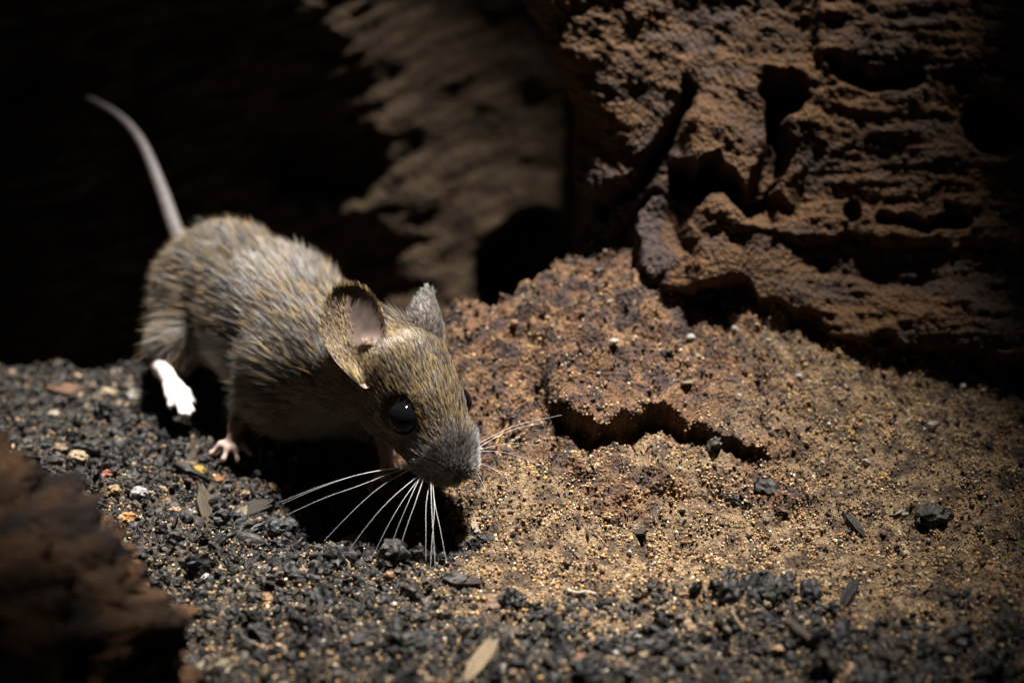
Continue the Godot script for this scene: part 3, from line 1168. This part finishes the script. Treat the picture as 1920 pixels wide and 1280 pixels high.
func build_litter() -> void:
	var sand_m := []
	for k in 5: sand_m.append(lump(200 + k, 0, 0.25, Vector3(1, 0.85, 0.9)))
	var where := []
	var colors := PackedColorArray()
	var palette := [Color(0.34, 0.215, 0.095), Color(0.22, 0.13, 0.06), Color(0.40, 0.27, 0.13), Color(0.13, 0.08, 0.045), Color(0.30, 0.18, 0.075), Color(0.50, 0.29, 0.09), Color(0.04, 0.036, 0.034), Color(0.52, 0.45, 0.34)]
	for q in 190000:
		var a := random_spot()
		var p := ground_p[a]
		var soil := soil_share(p.x, p.z)
		var dens := lerpf(0.12 + 0.88 * ss(-0.1, 0.35, n_mask2.get_noise_2d(p.x + 20.0, p.z)), 0.30, soil)
		var woody := ss(-14.0, -26.0, p.z + n_mask.get_noise_2d(p.x * 1.3, p.z * 1.3 + 90) * 22.0) * ss(60.0, 30.0, p.x)
		dens *= 1.0 - 0.8 * woody
		if rng.randf() > dens: continue
		var size := rng.randf_range(0.09, 0.27) * (1.0 + 0.7 * pow(rng.randf(), 6.0))
		where.append(Transform3D(random_basis().scaled(Vector3.ONE * size * MM), (p + ground_n[a] * size * 0.35 + Vector3(rng.randf() - 0.5, 0, rng.randf() - 0.5) * 0.3) * MM))
		colors.append(palette[mini(int(pow(rng.randf(), 1.2) * 8.0), 7)] * rng.randf_range(0.7, 1.2))
	scatter("sand", sand_m, M.sand, where, colors, "loose tan and amber sand grains strewn over the bank")
	# charcoal crumbs: many small ones, the larger ones are things of their own
	var crumb_m := []
	for k in 6: crumb_m.append(lump(300 + k, 1, 0.42, [Vector3(1.2, 0.7, 0.9), Vector3(1.5, 0.45, 0.8), Vector3(1.0, 0.9, 0.8), Vector3(1.7, 0.5, 0.55), Vector3(1.1, 0.6, 1.0), Vector3(1.3, 0.4, 1.0)][k]))
	where = []
	colors = PackedColorArray()
	for q in 70000:
		var a := random_spot()
		var p := ground_p[a]
		var soil := soil_share(p.x, p.z)
		if rng.randf() > maxf(soil, 0.16 + 0.7 * ss(0.0, 0.4, n_mask2.get_noise_2d(p.x * 0.8 + 300.0, p.z * 0.8))): continue
		var size := lerpf(0.13, 0.85, pow(rng.randf(), 2.6)) * lerpf(0.6, 1.0, soil)
		where.append(Transform3D(random_basis().scaled(Vector3.ONE * size * MM), (p + ground_n[a] * size * 0.3) * MM))
		var k := rng.randf()
		var c := Color(0.013, 0.0125, 0.0125)
		if k > 0.75: c = Color(0.05, 0.04, 0.032)
		if k > 0.95: c = Color(0.20, 0.14, 0.09)
		if rng.randf() > soil * 1.6: c = [Color(0.085, 0.05, 0.028), Color(0.05, 0.032, 0.022), Color(0.14, 0.082, 0.045), Color(0.028, 0.022, 0.02)][rng.randi() % 4]
		colors.append(c * rng.randf_range(0.6, 1.7))
	var coarse := []
	for k in 6: coarse.append(lump(340 + k, 2, 0.40, [Vector3(1.2, 0.7, 0.9), Vector3(1.5, 0.5, 0.8), Vector3(1.0, 0.9, 0.8), Vector3(1.7, 0.5, 0.6), Vector3(1.1, 0.6, 1.0), Vector3(1.4, 0.45, 1.0)][k]))
	pieces(260, "charcoal_piece", coarse, M.crumb, 0.7, 2.2, [Color(0.012, 0.0115, 0.0115), Color(0.018, 0.0165, 0.016), Color(0.034, 0.028, 0.024), Color(0.013, 0.0135, 0.015)], false, 0.99, ["black", "dull black", "brownish black", "bluish black"], "coarse charcoal crumb", "charcoal", "coarse charcoal crumbs on the soil")
	var grit := []
	for k in 4: grit.append(lump(360 + k, 1, 0.22, Vector3(1.1, 0.85, 0.9)))
	pieces(110, "grit", grit, M.pebble, 0.4, 0.85, [Color(0.52, 0.32, 0.11), Color(0.55, 0.44, 0.28), Color(0.6, 0.57, 0.52), Color(0.38, 0.2, 0.1), Color(0.3, 0.28, 0.26)], false, 0.5, ["amber", "cream", "whitish", "rusty brown", "grey"], "grit stone lying loose", "grit", "grit stones strewn on the floor")
	var sliver := []
	for k in 5: sliver.append(chip_mesh(380 + k, 1.0, 0.07, 0.2 + 0.06 * k))
	pieces(120, "wood_sliver", sliver, M.chip, 0.8, 2.6, [Color(0.30, 0.22, 0.14), Color(0.12, 0.08, 0.05), Color(0.06, 0.045, 0.035), Color(0.42, 0.35, 0.26), Color(0.05, 0.04, 0.034)], true, 0.8, ["tan", "dark brown", "blackish", "pale", "charred"], "wood splinter lying flat", "splinter", "wood splinters on the soil")
	scatter("charcoal_soil", crumb_m, M.crumb, where, colors, "small black charcoal and soil crumbs covering the floor")


# larger pieces that can be told apart are things of their own
func pieces(count: int, called: String, meshes: Array, m: Material, lo: float, hi: float, palette: Array, flat: bool, want_soil: float, tones: Array, label: String, category: String, group: String) -> void:
	var made := 0
	var tries := 0
	var tinted := []
	for c in palette:
		var t: StandardMaterial3D = m.duplicate()
		t.albedo_color = lin(c.r, c.g, c.b)
		t.vertex_color_use_as_albedo = false
		tinted.append(t)
	while made < count and tries < count * 60:
		tries += 1
		var p := Vector3(rng.randf_range(-92, 82), 0, rng.randf_range(-62, 44))
		# keep to what the lens sees of the floor, and out from under the mouse
		if absf(p.x) > 66.0 + (42.0 - p.z) * 0.27: continue
		if p.x < -38.0 and p.z > 8.0: continue
		if Vector2(p.x + 34.0, p.z + 42.0).length() < 24.0: continue
		if p.x > -18.0 and p.x < 3.0 and p.z > -40.0 and p.z < -6.0: continue
		var soil := soil_share(p.x, p.z)
		if rng.randf() > lerpf(1.0 - soil, soil, want_soil): continue
		var size := lerpf(lo, hi, pow(rng.randf(), 2.2))
		p.y = ground_at(p.x, p.z)
		var b := (flat_basis(Vector3.UP, 0.28) if flat else random_basis()).scaled(Vector3.ONE * size * MM)
		var tone := rng.randi() % tinted.size()
		var o := put(meshes[made % meshes.size()], called, tinted[tone])
		o.transform = Transform3D(b, (p + Vector3(0, size * (0.12 if flat else 0.38), 0)) * MM)
		var place := "close to the front edge"
		if p.z < 22.0:
			place = "on the right side of the floor" if p.x > 38.0 else ("on the sandy bank right of the mouse" if p.x > 0.0 else ("just in front of the mouse" if p.x > -42.0 else "on the soil left of the mouse"))
		tag(o, "%s %s %s" % [tones[tone], label, place], category, group)
		made += 1

func chip_mesh(sd: int, long: float, thick: float, wide: float) -> ArrayMesh:
	# a split sliver: a board with ragged ends, ribbed along the grain
	var r := RandomNumberGenerator.new()
	r.seed = sd
	var v := PackedVector3Array()
	var idx := PackedInt32Array()
	var nx := 7
	var nz := 5
	var ends := []
	for k in nz: ends.append([r.randf_range(0.55, 1.1), r.randf_range(0.55, 1.1)])
	var bow := r.randf_range(-0.10, 0.10)
	for layer in 2:
		for i in nx:
			var a := i / float(nx - 1) * 2.0 - 1.0
			for k in nz:
				var c := k / float(nz - 1) * 2.0 - 1.0
				var reach: float = ends[k][0] if a > 0.0 else ends[k][1]
				var taper := 1.0 - 0.55 * a * a + r.randf_range(-0.12, 0.12)
				var rib := (0.35 if k % 2 == 0 else -0.1) * thick + r.randf_range(-0.2, 0.2) * thick
				var y := (thick * (1.0 - 0.5 * absf(c)) + rib) if layer == 0 else -thick
				v.append(Vector3(a * long * reach, y + bow * long * (1.0 - a * a), c * wide * taper))
	for layer in 2:
		for i in nx - 1:
			for k in nz - 1:
				var a := layer * nx * nz + i * nz + k
				if layer == 0: idx.append_array(PackedInt32Array([a, a + nz, a + 1, a + 1, a + nz, a + nz + 1]))
				else: idx.append_array(PackedInt32Array([a, a + 1, a + nz, a + 1, a + nz + 1, a + nz]))
	var rim := []
	for i in nx: rim.append(i * nz)
	for k in range(1, nz): rim.append((nx - 1) * nz + k)
	for i in range(nx - 2, -1, -1): rim.append(i * nz + nz - 1)
	for k in range(nz - 2, -1, -1): rim.append(k)
	for q in rim.size() - 1:
		var a: int = rim[q]
		var b: int = rim[q + 1]
		idx.append_array(PackedInt32Array([a, a + nx * nz, b, b, a + nx * nz, b + nx * nz]))
	var st := SurfaceTool.new()
	st.begin(Mesh.PRIMITIVE_TRIANGLES)
	st.set_smooth_group(-1)
	for i in idx: st.add_vertex(v[i])
	st.generate_normals()
	return st.commit()

func husk_mesh(a: float, b: float, thick: float) -> ArrayMesh:
	# a thin curved shell like half a seed coat
	var w := 13
	var h := 11
	var v := PackedVector3Array()
	var idx := PackedInt32Array()
	for layer in 2:
		for j in h:
			var t := j / float(h - 1) * 2.0 - 1.0
			for i in w:
				var s := i / float(w - 1) * 2.0 - 1.0
				var hw := sqrt(maxf(0.0, 1.0 - s * s)) * 0.98 + 0.02
				var q := Vector3(a * s, b * 0.75 * (1.0 - t * t) * hw - 0.16 * a * s * s, b * t * hw)
				v.append(q - Vector3(0, thick * layer, 0))
	for layer in 2:
		for j in h - 1:
			for i in w - 1:
				var o := layer * w * h + j * w + i
				if layer == 0: idx.append_array(PackedInt32Array([o, o + 1, o + w, o + 1, o + w + 1, o + w]))
				else: idx.append_array(PackedInt32Array([o, o + w, o + 1, o + 1, o + w, o + w + 1]))
	for i in w - 1:
		for j in [0, h - 1]:
			var o: int = j * w + i
			idx.append_array(PackedInt32Array([o, o + w * h, o + 1, o + 1, o + w * h, o + w * h + 1]))
	return arrays_mesh(v, idx, PackedColorArray(), smooth_normals(v, idx))

# kind, place on the ground (x, z), half length, half width, thickness share, turn, tilt, colour, name, label, category; mm
var BITS := [
	["lump", Vector2(-73.6, -29.8), 1.72, 1.36, 0.90, 10, 0, Color(0.420, 0.330, 0.200), "wood_fragment", "pale tan wood fragment standing up from the black soil", "wood"],
	["lump", Vector2(-61.0, -17.8), 1.48, 1.31, 0.80, 30, 0, Color(0.420, 0.420, 0.420), "pebble", "grey white angular pebble beside a small tan one", "pebble"],
	["lump", Vector2(-59.2, -18.4), 0.61, 0.79, 0.80, 0, 0, Color(0.550, 0.450, 0.320), "pebble", "small tan pebble touching the grey white pebble", "pebble"],
	["lump", Vector2(-61.7, -11.4), 1.54, 1.02, 0.75, 20, 0, Color(0.550, 0.280, 0.090), "pebble", "bright orange pebble lowest in the row on the left", "pebble"],
	["lump", Vector2(-67.2, -22.1), 1.06, 0.80, 0.80, 0, 0, Color(0.420, 0.160, 0.100), "pebble", "reddish pebble above the bright orange one", "pebble"],
	["lump", Vector2(-65.3, -18.6), 1.31, 0.96, 0.60, 0, 0, Color(0.360, 0.250, 0.130), "pebble", "dull ochre pebble between the red and the orange pebbles", "pebble"],
	["lump", Vector2(-77.8, -34.1), 1.38, 1.01, 0.80, 0, 0, Color(0.300, 0.200, 0.130), "pebble", "tan pebble on the soil at the far left", "pebble"],
	["lump", Vector2(-83.1, -51.6), 1.26, 0.77, 0.70, 0, 0, Color(0.520, 0.450, 0.340), "pebble", "pale cream pebble near the far left edge", "pebble"],
	["lump", Vector2(-76.4, -64.8), 1.71, 1.01, 0.70, 0, 0, Color(0.450, 0.360, 0.220), "pebble", "pale yellowish stone lying behind the soil, left of the raised foot", "pebble"],
	["chip", Vector2(-70.2, -64.8), 3.02, 1.01, 0.40, 80, 0, Color(0.350, 0.320, 0.280), "bark_chip", "flat pale grey chip beside the yellowish stone", "wood chip"],
	["chip", Vector2(-56.7, -67.0), 4.05, 1.32, 0.45, 88, 0, Color(0.340, 0.240, 0.140), "bark_strip", "tan strip of bark behind the raised white foot", "bark"],
	["chip", Vector2(-44.0, -67.0), 2.23, 1.01, 0.60, 80, 0, Color(0.420, 0.220, 0.100), "bark_chip", "orange bark chip behind the front leg", "wood chip"],
	["chip", Vector2(-85.0, -67.0), 4.55, 0.91, 0.50, 85, 0, Color(0.220, 0.120, 0.070), "bark_strip", "brown strip of bark at the back edge of the soil", "bark"],
	["lump", Vector2(-41.2, -11.9), 1.63, 1.46, 0.90, 0, 0, Color(0.400, 0.190, 0.090), "pebble", "rough orange brown pebble next to the dark blue stone", "pebble"],
	["lump", Vector2(-37.3, -11.6), 2.40, 1.89, 0.70, 20, 0, Color(0.035, 0.038, 0.045), "stone", "smooth dark blue grey stone in front of the mouse shadow", "stone"],
	["husk", Vector2(-41.4, -2.7), 2.99, 1.49, 0.30, 55, 0.25, Color(0.030, 0.025, 0.023), "seed_husk", "dark brown curved seed husk lying on soil", "husk"],
	["chip", Vector2(-49.9, -15.2), 1.30, 3.98, 0.50, 5, 0.2, Color(0.100, 0.080, 0.055), "stick", "short dark upright stick piece with grey grain", "stick"],
	["chip", Vector2(-43.3, -18.4), 4.82, 0.96, 0.50, 65, 0, Color(0.050, 0.042, 0.035), "stick", "dark thin stick lying along the mouse shadow", "stick"],
	["chip", Vector2(-53.4, -30.4), 1.54, 0.73, 0.30, 60, 0.2, Color(0.450, 0.300, 0.050), "flake", "yellow amber flake at the tip of the front paw", "flake"],
	["chip", Vector2(-49.9, -29.3), 1.99, 0.63, 0.50, 120, 0.2, Color(0.420, 0.200, 0.080), "flake", "orange wood sliver beside the yellow flake", "flake"],
	["lump", Vector2(-17.9, 5.9), 2.17, 1.93, 0.90, 0, 0, Color(0.022, 0.020, 0.019), "charcoal_lump", "knobbly black charcoal lump under the whiskers", "charcoal"],
	["chip", Vector2(-24.2, -5.7), 2.78, 0.93, 0.30, 80, 0.1, Color(0.400, 0.330, 0.250), "bark_chip", "pale split bark chip left of the knobbly charcoal lump", "wood chip"],
	["lump", Vector2(-31.2, -13.7), 0.78, 0.65, 0.80, 0, 0, Color(0.500, 0.300, 0.100), "pebble", "amber pebble, leftmost of the cluster at the shadow edge", "pebble"],
	["lump", Vector2(-30.1, -14.4), 0.61, 0.56, 0.90, 0, 0, Color(0.550, 0.420, 0.240), "pebble", "pale round pebble, rearmost of the cluster at the shadow edge", "pebble"],
	["lump", Vector2(-29.2, -13.2), 0.69, 0.52, 0.80, 0, 0, Color(0.520, 0.360, 0.180), "pebble", "tan pebble, rightmost of the cluster at the shadow edge", "pebble"],
	["root", [Vector2(8.2, 13.5), Vector2(9.4, 14.5), Vector2(10.9, 15.2), Vector2(12.3, 15.5)], 0.35, 0, 0, 0, 0, Color(0.580, 0.500, 0.380), "root_piece", "white curled bit of root on the sand at bottom centre", "root"],
	["lump", Vector2(9.2, 34.9), 1.44, 1.08, 0.70, 0, 0, Color(0.300, 0.130, 0.080), "pebble", "reddish brown pebble low in the front centre", "pebble"],
	["chip", Vector2(-4.3, 39.0), 1.28, 3.05, 0.35, 12, 0.3, Color(0.400, 0.310, 0.200), "wood_sliver", "pale pointed wood sliver at the front edge", "wood chip"],
	["husk", Vector2(-1.1, 39.6), 1.63, 0.71, 0.40, 120, 0.2, Color(0.550, 0.500, 0.420), "seed", "pale curved seed beside the pointed sliver", "seed"],
	["root", [Vector2(38.4, 26.4), Vector2(39.7, 30.1), Vector2(41.3, 33.5), Vector2(43.0, 36.3)], 0.75, 0, 0, 0, 0, Color(0.085, 0.065, 0.048), "twig", "grey brown twig lying aslant at the lower right", "twig"],
	["root", [Vector2(30.6, 16.3), Vector2(29.8, 20.3), Vector2(31.0, 24.2), Vector2(31.5, 27.9), Vector2(32.1, 29.1)], 0.31, 0, 0, 0, 0, Color(0.340, 0.240, 0.140), "root_piece", "thin forked pale root beside the charcoal heap", "root"],
	["root", [Vector2(31.5, 15.5), Vector2(32.9, 13.5), Vector2(34.5, 13.2)], 0.19, 0, 0, 0, 0, Color(0.340, 0.220, 0.120), "root_piece", "fine brown rootlet looping over the charcoal heap", "root"],
	["root", [Vector2(-2.6, -21.8), Vector2(-2.0, -25.4), Vector2(-0.9, -28.4), Vector2(0.5, -30.3), Vector2(2.9, -30.8)], 0.22, 0, 0, 0, 0, Color(0.420, 0.270, 0.100), "root_thread", "thin yellow root thread arching over the bank right of the mouse", "root"],
	["root", [Vector2(7.7, -32.3), Vector2(7.3, -30.6), Vector2(7.8, -28.8), Vector2(7.9, -27.3)], 0.18, 0, 0, 0, 0, Color(0.400, 0.250, 0.100), "root_thread", "short yellow root thread at the left end of the bark slab", "root"],
	["chip", Vector2(53.3, -4.7), 0.83, 2.17, 0.60, 10, 0.3, Color(0.085, 0.075, 0.062), "stick", "short grey stick stuck in the sand, right of centre", "stick"],
	["chip", Vector2(48.7, 16.8), 0.85, 2.40, 0.60, -15, 0.3, Color(0.035, 0.033, 0.032), "stick", "short black stick stuck in the sand, lower right", "stick"],
	["lump", Vector2(65.9, -5.6), 2.93, 1.84, 0.70, 0, 0, Color(0.022, 0.020, 0.019), "charcoal_lump", "broad black charcoal lump on the sand at the right", "charcoal"],
	["lump", Vector2(26.0, -52.2), 1.70, 1.61, 0.90, 0, 0, Color(0.022, 0.020, 0.019), "charcoal_lump", "small black lump under the left end of the wooden ledge", "charcoal"],
	["lump", Vector2(38.1, -57.6), 1.64, 0.67, 0.70, 0, 0, Color(0.090, 0.090, 0.095), "pebble", "oblong grey pebble in the shade under the ledge", "pebble"],
	["lump", Vector2(35.1, -51.8), 2.46, 1.23, 0.60, 0, 0, Color(0.030, 0.027, 0.024), "charcoal_lump", "flat black lump half buried below the ledge", "charcoal"],
	["husk", Vector2(63.2, -57.8), 0.97, 1.26, 0.60, 20, 0.8, Color(0.220, 0.090, 0.030), "seed_husk", "small rusty open husk under the wall", "husk"],
	["lump", Vector2(52.3, -52.5), 0.95, 0.67, 0.80, 0, 0, Color(0.580, 0.480, 0.300), "pebble", "pale cream pebble high on the bank below the ledge", "pebble"],
	["lump", Vector2(17.3, -36.9), 0.82, 0.55, 0.80, 0, 0, Color(0.600, 0.520, 0.450), "pebble", "tiny white pebble high on the bark slab", "pebble"],
	["lump", Vector2(-35.8, 15.8), 0.93, 0.93, 0.90, 0, 0, Color(0.420, 0.220, 0.120), "pebble", "orange and white pebble in the middle of the black soil", "pebble"],
	["chip", Vector2(-46.0, 8.9), 0.72, 0.48, 0.40, 40, 0.2, Color(0.550, 0.530, 0.500), "flake", "small white flake below the seed husk", "flake"],
	["chip", Vector2(-56.7, -28.6), 0.81, 0.45, 0.40, 50, 0.2, Color(0.600, 0.560, 0.500), "flake", "small white flake left of the yellow amber flake", "flake"],
	["lump", Vector2(-46.8, -15.1), 0.95, 0.65, 0.70, 0, 0, Color(0.500, 0.320, 0.120), "pebble", "amber pebble right of the dark upright stick", "pebble"],
	["chip", Vector2(-44.0, -14.0), 0.95, 1.47, 0.50, -20, 0.3, Color(0.300, 0.240, 0.160), "wood_sliver", "pale ribbed wood sliver beside the rough orange pebble", "wood chip"],
	["lump", Vector2(-52.2, -14.1), 1.12, 0.86, 0.80, 0, 0, Color(0.360, 0.320, 0.250), "pebble", "grey tan pebble left of the dark upright stick", "pebble"],
	["lump", Vector2(-54.4, -13.6), 1.12, 0.86, 0.80, 0, 0, Color(0.450, 0.280, 0.140), "pebble", "orange tan pebble farther left of the dark upright stick", "pebble"],
	["chip", Vector2(-38.7, 36.6), 0.93, 0.79, 0.40, 30, 0.2, Color(0.420, 0.380, 0.240), "flake", "pale greenish flake near the front edge on the left", "flake"],
	["chip", Vector2(-41.8, 35.9), 1.01, 0.57, 0.40, 70, 0.2, Color(0.450, 0.380, 0.260), "flake", "cream flake beside the greenish one at the front", "flake"],
	["lump", Vector2(22.8, 27.9), 0.82, 0.52, 0.70, 0, 0, Color(0.550, 0.400, 0.120), "pebble", "yellow pebble on the dark soil at lower centre right", "pebble"],
	["lump", Vector2(25.2, 26.4), 0.75, 0.75, 0.90, 0, 0, Color(0.480, 0.300, 0.190), "pebble", "pinkish tan pebble next to the yellow pebble", "pebble"],
	["lump", Vector2(11.4, 29.4), 0.81, 0.52, 0.80, 0, 0, Color(0.520, 0.260, 0.080), "pebble", "orange pebble above the reddish brown one at front centre", "pebble"],
	["lump", Vector2(36.5, 31.7), 0.95, 0.51, 0.70, 0, 0, Color(0.500, 0.300, 0.150), "pebble", "pale orange pebble at the upper end of the twig", "pebble"],
	["chip", Vector2(-6.6, -2.1), 2.07, 0.83, 0.30, 30, 0.2, Color(0.220, 0.190, 0.130), "bark_chip", "torn grey bark chip at the right end of the mouse shadow", "wood chip"],
	["lump", Vector2(-3.9, 0.7), 1.39, 0.74, 0.70, 0, 0, Color(0.025, 0.024, 0.024), "charcoal_lump", "small glossy black lump beside the torn bark chip", "charcoal"],
	["lump", Vector2(0.0, 17.9), 1.69, 1.77, 0.90, 0, 0, Color(0.022, 0.020, 0.019), "charcoal_lump", "black crumbly lump at the front centre, right of the sand patch", "charcoal"],
	["lump", Vector2(-8.7, 11.3), 2.21, 1.18, 0.80, 0, 0, Color(0.035, 0.030, 0.026), "charcoal_lump", "dark crumbly lump in the middle of the sand patch", "charcoal"],
	["lump", Vector2(-2.7, 19.5), 0.99, 0.54, 0.70, 0, 0, Color(0.260, 0.140, 0.100), "pebble", "pinkish brown pebble left of the black crumbly lump", "pebble"],
]

func build_placed_bits() -> void:
	var n := 0
	for k in 16:
		var hp := Vector3(37.0 + rng.randfn(0.0, 3.4), 0.0, 17.0 + rng.randfn(0.0, 3.2))
		var size := rng.randf_range(1.0, 2.0)
		var hm: StandardMaterial3D = M.crumb.duplicate()
		hm.albedo_color = lin(0.018, 0.017, 0.017)
		hm.vertex_color_use_as_albedo = false
		var hl := put(lump(700 + k % 5, 2, 0.30, Vector3(1.25, 0.8, 0.9)), "charcoal_piece", hm)
		hl.transform = Transform3D(random_basis().scaled(Vector3.ONE * size * MM), Vector3(hp.x, ground_at(hp.x, hp.z) + size * 0.45, hp.z) * MM)
		tag(hl, "black charcoal piece in the heap beside the forked pale root", "charcoal", "charcoal heap at the lower right")
	for b in BITS:
		n += 1
		var c: Color = b[7]
		var m: StandardMaterial3D = (M.chip if b[0] in ["chip", "root"] else M.pebble).duplicate()
		m.albedo_color = lin(c.r, c.g, c.b)
		m.vertex_color_use_as_albedo = false
		var o: MeshInstance3D
		if b[0] == "root":
			var pts := []
			for q in b[1]: pts.append(Vector3(q.x, ground_at(q.x, q.y) + b[2] * 0.8 + rng.randf_range(0.0, 0.5), q.y))
			var v := PackedVector3Array()
			var idx := PackedInt32Array()
			tube(pts, b[2], b[2] * 0.65, 28, 8, v, idx)
			for i in v.size(): v[i] += Vector3(rng.randfn(), rng.randfn(), rng.randfn()) * b[2] * 0.10
			o = put(commit(v, idx), b[8], m)
			tag(o, b[9], b[10])
			continue
		var g := ground_at(b[1].x, b[1].y)
		var a: float = b[2] * MM
		var w: float = b[3] * MM
		var at := Vector3(b[1].x, g, b[1].y) * MM
		if b[0] == "lump":
			o = put(lump(500 + n, 2, 0.30, Vector3(1, 1, 1)), b[8], m)
			o.transform = Transform3D(Basis(Vector3.UP, rng.randf_range(-0.4, 0.4)) * Basis.from_scale(Vector3(a, w * 0.95, lerpf(w, a, 0.5) * 0.9)), at + Vector3(0, w * 0.55, 0))
		else:
			var lean: float = 0.12 + b[6] * 0.6
			var deep := w / sin(lean + 0.38)
			if b[0] == "husk": o = put(husk_mesh(a * 1.1, deep * 0.55, 0.18 * MM), b[8], m)
			elif deep > a: o = put(chip_mesh(600 + n, deep, a * b[4] * 1.1, a), b[8], m)
			else: o = put(chip_mesh(600 + n, a, deep * b[4] * 0.6, deep), b[8], m)
			var turn := Basis(Vector3.UP, rng.randf_range(-0.7, 0.7)) * Basis(Vector3.RIGHT, lean) * Basis(Vector3.BACK, rng.randf_range(-0.25, 0.25))
			if b[0] == "chip" and deep > a: turn = turn * Basis(Vector3.UP, PI / 2.0)
			o.transform = Transform3D(turn, at + Vector3(0, deep * sin(lean) * 0.8, 0))
		tag(o, b[9], b[10])
